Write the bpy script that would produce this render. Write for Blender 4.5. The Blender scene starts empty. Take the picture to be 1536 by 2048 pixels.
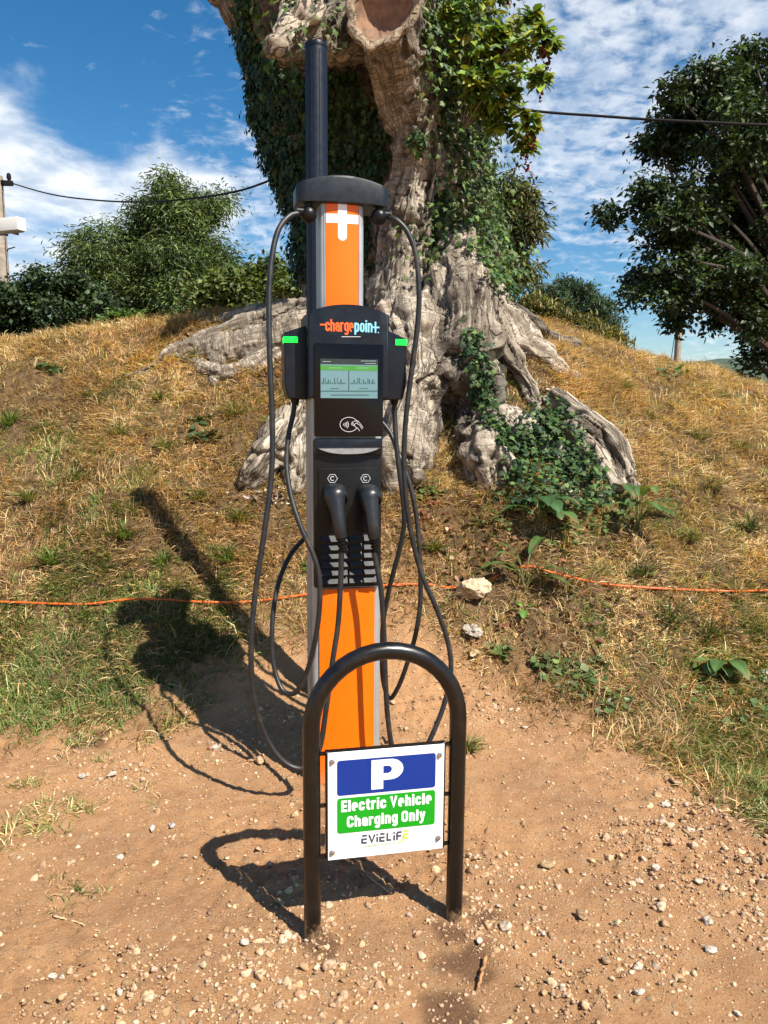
import bpy, bmesh, math, random
import numpy as np
from mathutils import Vector, Matrix, Euler

random.seed(7); RNG = np.random.default_rng(7)
R = math.radians
scene = bpy.context.scene
COL = scene.collection

# ------------------------------------------------------------------ camera
CAM_H = 1.5; PITCH = R(7.9); ROLL = R(0.4); FPX = 1538.0
cam_d = bpy.data.cameras.new("camera"); cam = bpy.data.objects.new("camera", cam_d); COL.objects.link(cam)
cam_d.sensor_fit = 'VERTICAL'; cam_d.sensor_height = 36.0; cam_d.lens = 36.0 * FPX / 2048.0
cam_d.clip_start = 0.05; cam_d.clip_end = 6000
CAMM = Matrix.Rotation(R(90) - PITCH, 4, 'X') @ Matrix.Rotation(ROLL, 4, 'Z')
cam.matrix_world = Matrix.Translation((0, 0, CAM_H)) @ CAMM
scene.camera = cam

# ------------------------------------------------------------------ sun, sky
SUN_AZ, SUN_EL = R(46.0), R(51.0)
SUN_DIR = Vector((math.sin(SUN_AZ) * math.cos(SUN_EL), -math.cos(SUN_AZ) * math.cos(SUN_EL), math.sin(SUN_EL)))
sun_d = bpy.data.lights.new("sun", 'SUN'); sun_d.energy = 5.0; sun_d.angle = R(0.5); sun_d.color = (1.0, 0.93, 0.82)
sun = bpy.data.objects.new("sun", sun_d); COL.objects.link(sun)
sun.rotation_euler = SUN_DIR.to_track_quat('Z', 'Y').to_euler()
scene.view_settings.view_transform = 'Standard'; scene.view_settings.look = 'None'
scene.view_settings.exposure = 0.92; scene.view_settings.gamma = 1.0

class NT:
    """small node-tree helper"""
    def __init__(s, tree): s.t = tree; s.n = tree.nodes; s.l = tree.links
    def add(s, typ, ins=None, **props):
        nd = s.n.new(typ)
        for k, v in props.items(): setattr(nd, k, v)
        for k, v in (ins or {}).items():
            sk = nd.inputs[k]
            if isinstance(v, bpy.types.NodeSocket): s.l.new(v, sk)
            else: sk.default_value = v
        return nd
    def math(s, op, a, b=0.0, c=0.0, clamp=False):
        nd = s.add('ShaderNodeMath', {0: a, 1: b, 2: c}, operation=op); nd.use_clamp = clamp
        return nd.outputs[0]
    def vmath(s, op, a, b=(0, 0, 0)):
        nd = s.add('ShaderNodeVectorMath', {0: a, 1: b}, operation=op)
        return nd.outputs['Value'] if op in ('DOT_PRODUCT', 'LENGTH') else nd.outputs[0]
    def noise(s, vec, scale, detail=4.0, rough=0.55, dist=0.0):
        return s.add('ShaderNodeTexNoise', {'Vector': vec, 'Scale': scale, 'Detail': detail, 'Roughness': rough, 'Distortion': dist}).outputs[0]
    def ramp(s, v, a, b, lo=0.0, hi=1.0):
        nd = s.add('ShaderNodeMapRange', {0: v, 1: a, 2: b, 3: lo, 4: hi}, interpolation_type='SMOOTHSTEP')
        return nd.outputs[0]
    def mix(s, f, a, b, blend='MIX'):
        nd = s.add('ShaderNodeMix', data_type='RGBA', blend_type=blend)
        for i, v in ((0, f), (6, a), (7, b)):
            if isinstance(v, bpy.types.NodeSocket): s.l.new(v, nd.inputs[i])
            else: nd.inputs[i].default_value = v if i == 0 else (tuple(v) + (1.0,))[:4]
        return nd.outputs[2]

def pix_dir(px, py):
    v = CAMM @ Vector(((px - 768) / FPX, -(py - 1024) / FPX, -1.0))
    return v.normalized()

def build_world():
    w = bpy.data.worlds.new("World"); scene.world = w; w.use_nodes = True
    t = NT(w.node_tree); t.n.clear()
    sky = t.add('ShaderNodeTexSky', sky_type='NISHITA'); sky.sun_disc = False
    sky.sun_elevation = SUN_EL; sky.sun_rotation = R(180) - SUN_AZ
    sky.altitude = 200; sky.air_density = 1.0; sky.dust_density = 0.4; sky.ozone_density = 2.5
    hsv = t.add('ShaderNodeHueSaturation', {'Saturation': 1.36, 'Value': 1.12, 'Hue': 0.496, 'Color': sky.outputs[0]})
    d = t.add('ShaderNodeTexCoord').outputs['Generated']
    sep = t.add('ShaderNodeSeparateXYZ', {0: d}).outputs
    zz = t.math('ADD', t.math('MAXIMUM', sep[2], 0.0), 0.22)
    p = t.add('ShaderNodeCombineXYZ', {0: t.math('DIVIDE', sep[0], zz), 1: t.math('DIVIDE', sep[1], zz), 2: 0.0}).outputs[0]
    def lobe(px, py, inner, outer):
        v = pix_dir(px, py)
        return t.ramp(t.vmath('DOT_PRODUCT', d, tuple(v)), math.cos(R(outer)), math.cos(R(inner)))
    big = t.noise(p, 2.6, 8, 0.6, 0.4)
    mott = t.noise(p, 19.0, 5, 0.58, 0.3)
    streak = t.noise(t.vmath('MULTIPLY', p, (2.0, 6.5, 1.0)), 1.6, 7, 0.62, 0.5)
    # a bright cloud bank low on the left, a thin mottled sheet over the right, clear deep blue above left
    bank = t.math('MAXIMUM', lobe(60, 265, 2, 8), lobe(330, 360, 1, 7))
    bank = t.math('MAXIMUM', bank, lobe(200, 320, 2, 7))
    bank = t.math('MAXIMUM', bank, t.math('MULTIPLY', lobe(150, 470, 2, 12), 0.6))
    sheet = t.math('MAXIMUM', lobe(1330, 170, 6, 19), t.math('MULTIPLY', lobe(470, 330, 2, 8), 0.7))
    clear = t.math('MAXIMUM', lobe(170, 105, 3, 8), lobe(1130, 640, 3, 9))
    clear = t.math('MAXIMUM', clear, t.math('MAXIMUM', lobe(410, 215, 1, 5), lobe(60, 40, 2, 7)))
    a = t.math('ADD', t.math('ADD', t.math('MULTIPLY', big, 0.8), t.math('MULTIPLY', t.noise(p, 7.5, 6, 0.6, 0.3), 0.2)), t.math('MULTIPLY', bank, 0.43))
    a = t.math('SUBTRACT', a, t.math('MULTIPLY', clear, 0.34))
    a = t.ramp(a, 0.60, 0.90)
    b = t.math('ADD', t.math('MULTIPLY', mott, 0.66), t.math('MULTIPLY', streak, 0.34))
    b = t.math('ADD', b, t.math('MULTIPLY', sheet, 0.16))
    b = t.math('SUBTRACT', b, t.math('MULTIPLY', clear, 0.13))
    b = t.math('MULTIPLY', t.ramp(b, 0.46, 0.74), 0.70)
    c = t.math('MAXIMUM', a, b)
    cfine = t.noise(p, 9.0, 6, 0.6, 0.2)
    ccol = t.mix(t.ramp(cfine, 0.3, 0.7), (5.2, 6.2, 7.6), (9.6, 9.9, 10.2))
    col = t.mix(c, hsv.outputs[0], ccol)
    bg = t.add('ShaderNodeBackground', {'Color': col, 'Strength': 0.062})
    out = t.add('ShaderNodeOutputWorld', {'Surface': bg.outputs[0]})
build_world()

# ------------------------------------------------------------------ numpy noise
def _hash(ix, iy, iz, seed):
    h = (ix.astype(np.int64) * 374761393 + iy.astype(np.int64) * 668265263 + iz.astype(np.int64) * 2147483647 + seed * 974634777) & 0xffffffff
    h = ((h ^ (h >> 13)) * 1274126177) & 0xffffffff
    h = h ^ (h >> 16)
    h = (h * 2246822519) & 0xffffffff
    return ((h ^ (h >> 15)) & 0xffffff) / float(0xffffff)
def vnoise(p, seed=0):
    p = np.asarray(p, float); i = np.floor(p); f = p - i; f = f * f * f * (f * (f * 6 - 15) + 10)
    ix, iy, iz = i[..., 0], i[..., 1], i[..., 2]; r = 0
    for dx in (0, 1):
        wx = f[..., 0] if dx else 1 - f[..., 0]
        for dy in (0, 1):
            wy = f[..., 1] if dy else 1 - f[..., 1]
            for dz in (0, 1):
                wz = f[..., 2] if dz else 1 - f[..., 2]
                r = r + wx * wy * wz * _hash(ix + dx, iy + dy, iz + dz, seed)
    return r
def fbm(p, oct=4, seed=0, gain=0.5):
    p = np.asarray(p, float); s = 0; a = 1.0; t = 0
    for o in range(oct):
        s = s + a * vnoise(p, seed + o * 17); t += a; a *= gain; p = p * 2.03 + 11.3
    return s / t
def fbm2(x, y, sc, oct=4, seed=0, gain=0.5):
    x = np.asarray(x, float); y = np.asarray(y, float)
    return fbm(np.stack([x * sc, y * sc, np.zeros_like(x) + 0.37], -1), oct, seed, gain)
def sstep(v, a, b):
    t = np.clip((np.asarray(v, float) - a) / (b - a), 0, 1); return t * t * (3 - 2 * t)

# ------------------------------------------------------------------ terrain shape
def pchip(x, xs, ys):
    xs = np.asarray(xs, float); ys = np.asarray(ys, float); h = np.diff(xs); dl = np.diff(ys) / h
    m = np.zeros_like(ys)
    m[0], m[-1] = dl[0], dl[-1]
    for i in range(1, len(xs) - 1):
        if dl[i - 1] * dl[i] > 0: m[i] = 2 * dl[i - 1] * dl[i] / (dl[i - 1] + dl[i])
    x = np.clip(np.asarray(x, float), xs[0], xs[-1]); k = np.clip(np.searchsorted(xs, x) - 1, 0, len(h) - 1)
    t = (x - xs[k]) / h[k]
    return ((1 + 2 * t) * (1 - t) ** 2 * ys[k] + t * (1 - t) ** 2 * h[k] * m[k] + t * t * (3 - 2 * t) * ys[k + 1] + t * t * (t - 1) * h[k] * m[k + 1])
def zt(x, y):
    """smooth height of the ground (metres)"""
    x = np.asarray(x, float); y = np.asarray(y, float)
    crest = pchip(x, [-60, -20, -8, -3.7, -2.5, -1.2, 0, 1.3, 2.3, 3.7, 6, 12, 30, 60], [0.8, 1.2, 1.8, 2.02, 2.15, 2.3, 2.38, 2.32, 2.0, 1.71, 1.3, 0.7, 0.2, 0.0])
    prof = pchip(y, [-1000, 3.0, 3.3, 3.6, 4.0, 4.6, 5.2, 6.0, 7.0, 7.6, 9.0, 12.0, 20.0, 60.0, 4000], [0, 0, .004, .035, .15, .355, .53, .76, .955, 1.0, .93, .75, .5, 0.2, 0.2])
    pl_ = pchip(y, [-1000, 3.0, 3.3, 3.6, 4.0, 4.6, 5.2, 5.9, 6.4, 7.0, 8.0, 12.0, 20.0, 60.0, 4000], [0, 0, .004, .035, .15, .36, .56, .82, .955, .98, .93, .75, .5, 0.2, 0.2])
    k = 1 - sstep(x, -.7, .4); prof = prof * (1 - k) + pl_ * k
    z = crest * prof
    z = z + (fbm2(x, y, 1.4, 3, 5) - 0.5) * 0.16 * sstep(y, 3.2, 4.6) * (1 - sstep(y, 10, 14))
    z = z + ((fbm2(x, y, 4.6, 3, 15) - .5) * .13 + (fbm2(x, y, 13, 2, 19) - .5) * .045) * sstep(y, 3.5, 4.1) * (1 - sstep(y, 8, 10)) * (1 - sstep(np.abs(x), 5, 7))
    z = z + 0.36 * np.exp(-(((x - 1.05) / .52) ** 2 + ((y - 5.5) / .55) ** 2))      # soil heaped over the roots
    z = z + 0.05 * np.exp(-(((x + 0.15) / 0.8) ** 2 + ((y - 3.55) / 0.45) ** 2))      # spoil heap round the post
    return z
def at(px, py, y):
    d = pix_dir(px, py); k = y / d.y
    return Vector((d.x * k, y, CAM_H + d.z * k))
def ground_hits(px, py):
    """many ground_hit at once -> (n, 3)"""
    px = np.asarray(px, float); py = np.asarray(py, float); Mx = np.array(CAMM.to_3x3()); out = []
    yg = np.concatenate([np.arange(.8, 9, .03), np.arange(9, 40, .5)])
    for i in range(0, len(px), 300):
        q = np.stack([(px[i:i + 300] - 768) / FPX, -(py[i:i + 300] - 1024) / FPX, -np.ones(len(px[i:i + 300]))], 1) @ Mx.T; q = q / q[:, 1:2]
        Xg = q[:, :1] * yg; Zg = CAM_H + q[:, 2:3] * yg; D = Zg - zt(Xg, np.broadcast_to(yg, Xg.shape)); neg = D < 0; k = np.where(neg.any(1), neg.argmax(1), len(yg) - 1); k = np.maximum(k, 1); r = np.arange(len(k))
        f = np.clip(D[r, k - 1] / np.maximum(D[r, k - 1] - D[r, k], 1e-6), 0, 1); yy = yg[k - 1] + f * (yg[k] - yg[k - 1]); xx = q[:, 0] * yy; out.append(np.stack([xx, yy, zt(xx, yy)], 1))
    return np.concatenate(out)
def ground_hit(px, py): return Vector(ground_hits([px], [py])[0])
def project(P):
    P = np.asarray(P, float) - np.array([0, 0, CAM_H]); M = np.array(CAMM.to_3x3()); q = P @ M
    return 768 + FPX * q[..., 0] / -q[..., 2], 1024 - FPX * q[..., 1] / -q[..., 2]
def mpp(y, z=1.5):      # metres per photo pixel at distance y
    return (y * math.cos(PITCH) - (z - CAM_H) * math.sin(PITCH)) / FPX

DIRT_X = [-6, -1.95, -1.3, -0.95, -0.72, 0.0, .32, .55, .95, 1.2, 1.36, 1.5, 1.8, 6]
DIRT_Y = [3.3, 3.35, 3.38, 3.52, 3.95, 4.1, 3.98, 3.72, 3.42, 3.05, 2.7, 2.25, 1.6, 0.8]
def grassiness(x, y):
    """0 on bare dirt, 1 on the grown bank"""
    b = np.interp(x, DIRT_X, DIRT_Y)
    e = (y - b) + (fbm2(x, y, 3.0, 3, 21) - 0.5) * 0.55 + (fbm2(x, y, 14, 2, 23) - .5) * .30
    return sstep(e, -0.24, 0.34)
def greenness(x, y):
    n = fbm2(x, y, 1.1, 4, 31) * 0.6 + fbm2(x, y, 4.5, 3, 37) * 0.4
    low = np.exp(-(((x + 1.45) / .75) ** 2 + ((y - 3.75) / .38) ** 2)) * 0.32 + np.exp(-(((x + 1.2) / 1.0) ** 2 + ((y - 4.25) / .25) ** 2)) * 0.10
    low = low + np.exp(-(((x - 1.6) / .5) ** 2 + ((y - 3.0) / .7) ** 2)) * 0.24
    hi = sstep(y, 4.6, 6.5) * 0.10
    return sstep(n + low - hi, 0.53, 0.70)

# ------------------------------------------------------------------ object helpers
def tag(o, label=None, cat=None, group=None, kind=None):
    if label: o['label'] = label
    if cat: o['category'] = cat
    if group: o['group'] = group
    if kind: o['kind'] = kind
    return o
def empty(name, loc=(0, 0, 0), rz=0.0, label=None, cat=None, group=None):
    o = bpy.data.objects.new(name, None); COL.objects.link(o); o.location = loc; o.rotation_euler = (0, 0, rz); o.empty_display_size = 0.1
    return tag(o, label, cat, group)
def link(name, me, mat, parent=None):
    o = bpy.data.objects.new(name, me); COL.objects.link(o)
    for m in (mat if isinstance(mat, (list, tuple)) else [mat]): me.materials.append(m)
    if parent: o.parent = parent
    return o
def from_bm(name, bm, mat, parent=None, smooth=True, angle=35):
    bmesh.ops.recalc_face_normals(bm, faces=bm.faces[:])
    me = bpy.data.meshes.new(name); bm.to_mesh(me); bm.free()
    if smooth:
        me.polygons.foreach_set('use_smooth', [True] * len(me.polygons))
        try: me.set_sharp_from_angle(angle=R(angle))
        except Exception: pass
    return link(name, me, mat, parent)
def mesh_np(name, V, faces, mat, parent=None, color=None, smooth=False, attrs=None):
    """V (n,3); faces (m,k) int array"""
    V = np.ascontiguousarray(V, np.float32); faces = np.ascontiguousarray(faces, np.int32); m, k = faces.shape
    me = bpy.data.meshes.new(name)
    me.vertices.add(len(V)); me.vertices.foreach_set('co', V.ravel())
    me.loops.add(m * k); me.loops.foreach_set('vertex_index', faces.ravel())
    me.polygons.add(m); me.polygons.foreach_set('loop_start', np.arange(0, m * k, k, dtype=np.int32))
    try: me.polygons.foreach_set('loop_total', np.full(m, k, np.int32))
    except Exception: pass
    if smooth: me.polygons.foreach_set('use_smooth', np.ones(m, bool))
    if color is not None:
        c = np.ones((len(V), 4), np.float32); c[:, :3] = color
        a = me.color_attributes.new('Col', 'FLOAT_COLOR', 'POINT'); a.data.foreach_set('color', c.ravel())
    for nm, arr in (attrs or {}).items():
        a = me.attributes.new(nm, 'FLOAT', 'POINT'); a.data.foreach_set('value', np.ascontiguousarray(arr, np.float32))
    me.update(calc_edges=True)
    return link(name, me, mat, parent)
def scatter(base_v, base_f, pos, rot, scale, color):
    """copies of one small triangle mesh -> V, F, C arrays"""
    base_v = np.asarray(base_v, float); base_f = np.asarray(base_f, int); N = len(pos); n = len(base_v)
    sc = np.asarray(scale, float); sc = sc[:, None, None] if sc.ndim == 1 else sc[:, None, :]
    V = np.einsum('nij,nkj->nki', rot, base_v[None] * sc) + pos[:, None, :]
    F = (base_f[None] + (np.arange(N) * n)[:, None, None]).reshape(-1, base_f.shape[1])
    return V.reshape(-1, 3), F, np.repeat(color, n, 0)
def merge(parts):
    Vs, Fs, Cs = [], [], []; o = 0
    for V, F, C in parts: Vs.append(V); Fs.append(F + o); Cs.append(C); o += len(V)
    return np.concatenate(Vs), np.concatenate(Fs), np.concatenate(Cs)
def nrm(a): return a / np.maximum(np.linalg.norm(a, axis=-1, keepdims=True), 1e-9)
def frames(normal, tip):
    """rotation matrices with z = normal, -y along tip"""
    z = nrm(normal); y = -tip; y = nrm(y - z * np.sum(y * z, -1, keepdims=True)); x = np.cross(y, z)
    return np.stack([x, y, z], -1)
def rand_dirs(n): return nrm(RNG.normal(size=(n, 3)))
def spline(pts, per=8):
    P = [np.asarray(p, float) for p in pts]; P = [2 * P[0] - P[1]] + P + [2 * P[-1] - P[-2]]; out = []
    for i in range(1, len(P) - 2):
        for k in range(per):
            t = k / per; a, b, c, d = P[i - 1], P[i], P[i + 1], P[i + 2]
            out.append(0.5 * (2 * b + (c - a) * t + (2 * a - 5 * b + 4 * c - d) * t * t + (3 * b - a - 3 * c + d) * t ** 3))
    out.append(P[-2]); return np.array(out)
def tube_np(P, rad, n=10, cap=True):
    """swept tube -> V, quads"""
    P = np.asarray(P, float); m = len(P); rad = np.broadcast_to(np.asarray(rad, float), (m,))
    T = nrm(np.gradient(P, axis=0)); up = np.array([0.3, 0.9, 0.2]); a = nrm(np.cross(T[0], up)); V = []
    for i in range(m):
        a = a - T[i] * np.dot(a, T[i]); a = a / max(np.linalg.norm(a), 1e-9); b = np.cross(T[i], a)
        th = np.arange(n) * 2 * np.pi / n
        V.append(P[i] + rad[i] * (np.cos(th)[:, None] * a + np.sin(th)[:, None] * b))
    V = np.concatenate(V); F = []
    for i in range(m - 1):
        for k in range(n): F.append((i * n + k, i * n + (k + 1) % n, (i + 1) * n + (k + 1) % n, (i + 1) * n + k))
    if cap:
        for base, idx, c in ((0, 1, P[0]), ((m - 1) * n, 0, P[-1])):
            ci = len(V); V = np.vstack([V, c])
            for k in range(n):
                q = (ci, base + (k + 1) % n, base + k) if idx else (ci, base + k, base + (k + 1) % n)
                F.append(q + (q[2],))
    return V, F
def bm_tube(bm, P, rad, n=10):
    V, F = tube_np(P, rad, n); vs = [bm.verts.new(v) for v in V]
    for f in F:
        f = list(dict.fromkeys(f))
        try: bm.faces.new([vs[i] for i in f])
        except ValueError: pass
def bm_prism(bm, outline, y0, y1, bev=0.0, seg=2, plane='xz', taper=None):
    """closed outline in x-z, extruded along y"""
    mk = (lambda a, b, c: (a, c, b)) if plane == 'xz' else (lambda a, b, c: (a, b, c))
    f0 = [bm.verts.new(mk(a, b, y0)) for a, b in outline]
    o2 = outline if taper is None else taper
    f1 = [bm.verts.new(mk(a, b, y1)) for a, b in o2]
    n = len(outline); fs = [bm.faces.new(f0), bm.faces.new(f1[::-1])]
    for i in range(n): fs.append(bm.faces.new((f0[i], f1[i], f1[(i + 1) % n], f0[(i + 1) % n])))
    if bev > 0:
        ed = [e for e in set(fs[0].edges) | set(fs[1].edges)]
        bmesh.ops.bevel(bm, geom=ed, offset=bev, segments=seg, profile=0.6, affect='EDGES')
def bm_box(bm, x0, x1, y0, y1, z0, z1, bev=0.0, seg=2):
    v = [bm.verts.new(p) for p in ((x0, y0, z0), (x1, y0, z0), (x1, y1, z0), (x0, y1, z0), (x0, y0, z1), (x1, y0, z1), (x1, y1, z1), (x0, y1, z1))]
    fs = [bm.faces.new([v[i] for i in q]) for q in ((0, 1, 2, 3), (4, 7, 6, 5), (0, 4, 5, 1), (1, 5, 6, 2), (2, 6, 7, 3), (3, 7, 4, 0))]
    if bev > 0:
        ed = list({e for f in fs for e in f.edges}); bmesh.ops.bevel(bm, geom=ed, offset=bev, segments=seg, profile=0.6, affect='EDGES')
def rrect(x0, x1, z0, z1, r, n=5):
    out = []
    for cx, cz, a0 in ((x1 - r, z1 - r, 0), (x0 + r, z1 - r, 90), (x0 + r, z0 + r, 180), (x1 - r, z0 + r, 270)):
        for k in range(n + 1):
            a = R(a0 + 90 * k / n); out.append((cx + r * math.cos(a), cz + r * math.sin(a)))
    return out
def bm_ribbon(bm, pts, w, y, th=0.0012, closed=False):
    """flat line of width w in the x-z plane with its face at y"""
    P = np.asarray(pts, float); m = len(P); L = []; Rr = []
    for i in range(m):
        if closed: t0, t1 = P[i] - P[i - 1], P[(i + 1) % m] - P[i]
        else: t0 = P[i] - P[max(i - 1, 0)]; t1 = P[min(i + 1, m - 1)] - P[i]
        if np.linalg.norm(t0) < 1e-9: t0 = t1
        if np.linalg.norm(t1) < 1e-9: t1 = t0
        t0 = t0 / np.linalg.norm(t0); t1 = t1 / np.linalg.norm(t1); nn = np.array([-(t0 + t1)[1], (t0 + t1)[0]])
        nn = nn / max(np.linalg.norm(nn), 1e-6); k = w / 2 / max(0.5, nn @ np.array([-t1[1], t1[0]]))
        L.append(P[i] + nn * k); Rr.append(P[i] - nn * k)
    lf = [bm.verts.new((p[0], y, p[1])) for p in L]; rf = [bm.verts.new((p[0], y, p[1])) for p in Rr]
    lb = [bm.verts.new((p[0], y + th, p[1])) for p in L]; rb = [bm.verts.new((p[0], y + th, p[1])) for p in Rr]
    for i in range(m if closed else m - 1):
        j = (i + 1) % m
        for q in ((lf[i], lf[j], rf[j], rf[i]), (lb[i], rb[i], rb[j], lb[j]), (lf[i], lb[i], lb[j], lf[j]), (rf[i], rf[j], rb[j], rb[i])): bm.faces.new(q)
    if not closed:
        bm.faces.new((lf[0], rf[0], rb[0], lb[0])); bm.faces.new((lf[-1], lb[-1], rb[-1], rf[-1]))
def text_part(name, s, x0, x1, z0, z1, y, mat, parent, bold=0.0, th=0.0004, spacing=1.0, xh=None):
    """lettering squeezed into a box of the x-z plane, standing th proud at y; bold = extra stem width in metres"""
    cu = bpy.data.curves.new(name, 'FONT'); cu.body = s; cu.size = 1.0; cu.offset = 0.008 if bold else 0.0; cu.space_character = spacing; cu.resolution_u = 5
    o = bpy.data.objects.new(name + '_tmp', cu); COL.objects.link(o)
    dg = bpy.context.evaluated_depsgraph_get(); me = bpy.data.meshes.new_from_object(o.evaluated_get(dg))
    bpy.data.objects.remove(o); bpy.data.curves.remove(cu)
    bm = bmesh.new(); bm.from_mesh(me); bpy.data.meshes.remove(me)
    for f in bm.faces: f.smooth = False
    xs = [v.co.x for v in bm.verts]; ys = [v.co.y for v in bm.verts]
    ax, bx, ay, by = min(xs), max(xs), min(ys), max(ys); h = bold / 2
    for v in bm.verts: v.co = (x0 + h + (v.co.x - ax) / (bx - ax) * (x1 - x0 - bold), y, z0 + (v.co.y - ay) / (by - ay) * (z1 - z0))
    if xh:                                                   # taller small letters: lift the x-height
        bl = z0 + (z1 - z0) * (-ay / (by - ay)); H_ = z1 - bl; f0 = .545 / by
        for v in bm.verts:
            t = (v.co.z - bl) / H_
            if t > 0: v.co.z = bl + H_ * (t / f0 * xh if t < f0 else xh + (t - f0) / (1 - f0) * (1 - xh))
    base = bm.faces[:]
    for k, sh in enumerate((-1, -.5, .5, 1) if bold else ()):
        r = bmesh.ops.duplicate(bm, geom=base)
        for v in [g for g in r['geom'] if isinstance(g, bmesh.types.BMVert)]: v.co.x += sh * h; v.co.y += .00003 * (k + 1)
    r = bmesh.ops.extrude_face_region(bm, geom=bm.faces[:])
    for v in [g for g in r['geom'] if isinstance(g, bmesh.types.BMVert)]: v.co.y += th
    return from_bm(name, bm, mat, parent, smooth=False)

def _arcpts(cx, cy, rx, ry, a0, a1, n=5): return [(cx + rx * math.cos(R(a0 + (a1 - a0) * k / n)), cy + ry * math.sin(R(a0 + (a1 - a0) * k / n))) for k in range(n + 1)]
def glyphs(st):
    i = st / 2; X = .78; l, r = i, .47 - i; m = .235; q = m - i; t, b = X - i, i; L = 1 - i; rc = .52 - i; mc = .26; qc = mc - i; rr_ = .15
    up = lambda a, c, top: _arcpts(c, top - rr_, a, rr_, 0, 180); dn = lambda a, c, bot: _arcpts(c, bot + rr_, a, rr_, 180, 360)
    return {'E': (.46, [[(i, 0), (i, 1)], [(i, L), (.46, L)], [(i, .5), (.43, .5)], [(i, b), (.46, b)]]), 'l': (st, [[(i, 0), (i, 1)]]),
        'e': (.47, [[(l, .40), (r, .40), (r, t - rr_)] + up(q, m, t)[1:] + dn(q, m, b)[:-2]]),
        'c': (.47, [[(r, .50)] + up(q, m, t) + dn(q, m, b) + [(r, .29)]]), 't': (.34, [[(.15, .96), (.15, .2)] + _arcpts(.27, .2, .12, .2 - i, 180, 270) + [(.34, i)], [(0, t), (.34, t)]]),
        'r': (.36, [[(i, 0), (i, X)], [(i, t - .16)] + _arcpts(i + .16, t - .16, .16, .16, 180, 90) + [(.36, t)]]), 'i': (st, [[(i, 0), (i, X)], [(i, .86), (i, 1)]]),
        'V': (.56, [[(i * .9, 1), (.28, i * 1.2), (.56 - i * .9, 1)]]), 'h': (.47, [[(i, 0), (i, 1)], [(r, 0)] + up(q, m, t)]), 'n': (.47, [[(i, 0), (i, X)], [(r, 0)] + up(q, m, t)]),
        'C': (.52, [[(rc, .64)] + up(qc, mc, L) + dn(qc, mc, b) + [(rc, .36)]]), 'O': (.52, [up(qc, mc, L) + dn(qc, mc, b)[:-1] + [(rc, b + rr_), (rc, .5)] + [(rc, L - rr_)]]),
        'o': (.47, [up(q, m, t) + dn(q, m, b) + [(r, t - rr_)]]), 'a': (.47, [[(r, 0)] + up(q, m, t) + [(l, t - rr_ - .05)], [(r, .43), (m, .43)] + _arcpts(m, .26, q, .17, 90, 270) + [(r, i)]]),
        'g': (.47, [[(r, X), (r, -.05)] + _arcpts(m, -.05, q, .15, 0, -160), [(r, .2)] + dn(q, m, .12)[::-1] + up(q, m, t)[::-1] + [(r, t - rr_)]]),
        'p': (.47, [[(l, X), (l, -.22)], up(q, m, t) + dn(q, m, b) + [(r, t - rr_)]]), 'y': (.47, [[(i * .9, X), (.235, .10)], [(.47 - i * .9, X), (.22, -.08)] + [(.15, -.19), (.03, -.19)]])}
def drawn_text(name, s, x0, x1, z0, cap, y, mat, parent, st=.19, gap=.075):
    """condensed lettering drawn as strokes: baseline z0, capital height cap"""
    G = glyphs(st); W_ = sum(G[c][0] for c in s) + gap * (len(s) - 1); kx = (x1 - x0) / W_; x = 0; bm = bmesh.new(); k = 0
    for c in s:
        w, lines = G[c]
        for ln in lines:
            P = [(x0 + (x + a) * kx, z0 + b * cap) for a, b in ln]; P = [p for j, p in enumerate(P) if j == 0 or math.hypot(p[0] - P[j - 1][0], p[1] - P[j - 1][1]) > 1e-6]
            bm_ribbon(bm, P, st * (kx + cap) / 2, y - .00002 * (k % 4), .0004); k += 1
        x += w + gap
    return from_bm(name, bm, mat, parent, smooth=False)
# ------------------------------------------------------------------ materials
def mat_new(name):
    m = bpy.data.materials.new(name); m.use_nodes = True; t = NT(m.node_tree); t.n.clear()
    out = t.add('ShaderNodeOutputMaterial'); return m, t, out
def mat_simple(name, col, rough=0.5, metal=0.0, var=0.12, scale=40.0, bump=0.0, bscale=300.0, spec=0.5, emit=None, estr=0.0, coat=0.0, dust=0.0, splash=0.0):
    m, t, out = mat_new(name); co = t.add('ShaderNodeTexCoord').outputs['Object']
    n = t.noise(co, scale, 5, 0.6); f = t.ramp(n, 0.3, 0.7)
    c = t.mix(f, tuple(x * (1 - var) for x in col), tuple(min(1, x * (1 + var)) for x in col))
    if dust > 0:
        n2 = t.noise(co, 9.0, 6, 0.7); c = t.mix(t.math('MULTIPLY', t.ramp(n2, 0.5, 0.8), dust), c, (0.36, 0.25, 0.15))
    if splash > 0:                                           # dried mud thrown up from the ground
        z = t.add('ShaderNodeSeparateXYZ', {0: co}).outputs[2]; n3 = t.noise(co, 55, 6, 0.75)
        k = t.math('ADD', t.ramp(z, 0.0, splash, 0.34, -0.16), n3); c = t.mix(t.ramp(k, 0.66, 0.92, 0.0, 0.55), c, (0.40, 0.25, 0.14))
    p = t.add('ShaderNodeBsdfPrincipled', {'Base Color': c, 'Metallic': metal, 'Roughness': t.ramp(n, 0.2, 0.8, rough * 0.85, min(1, rough * 1.15)), 'Specular IOR Level': spec, 'Coat Weight': coat})
    if emit: p.inputs['Emission Color'].default_value = tuple(emit) + (1,); p.inputs['Emission Strength'].default_value = estr
    if bump > 0:
        b = t.add('ShaderNodeBump', {'Height': t.noise(co, bscale, 4, 0.6), 'Strength': bump, 'Distance': 0.002}); t.l.new(b.outputs[0], p.inputs['Normal'])
    t.l.new(p.outputs[0], out.inputs[0]); return m
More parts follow.
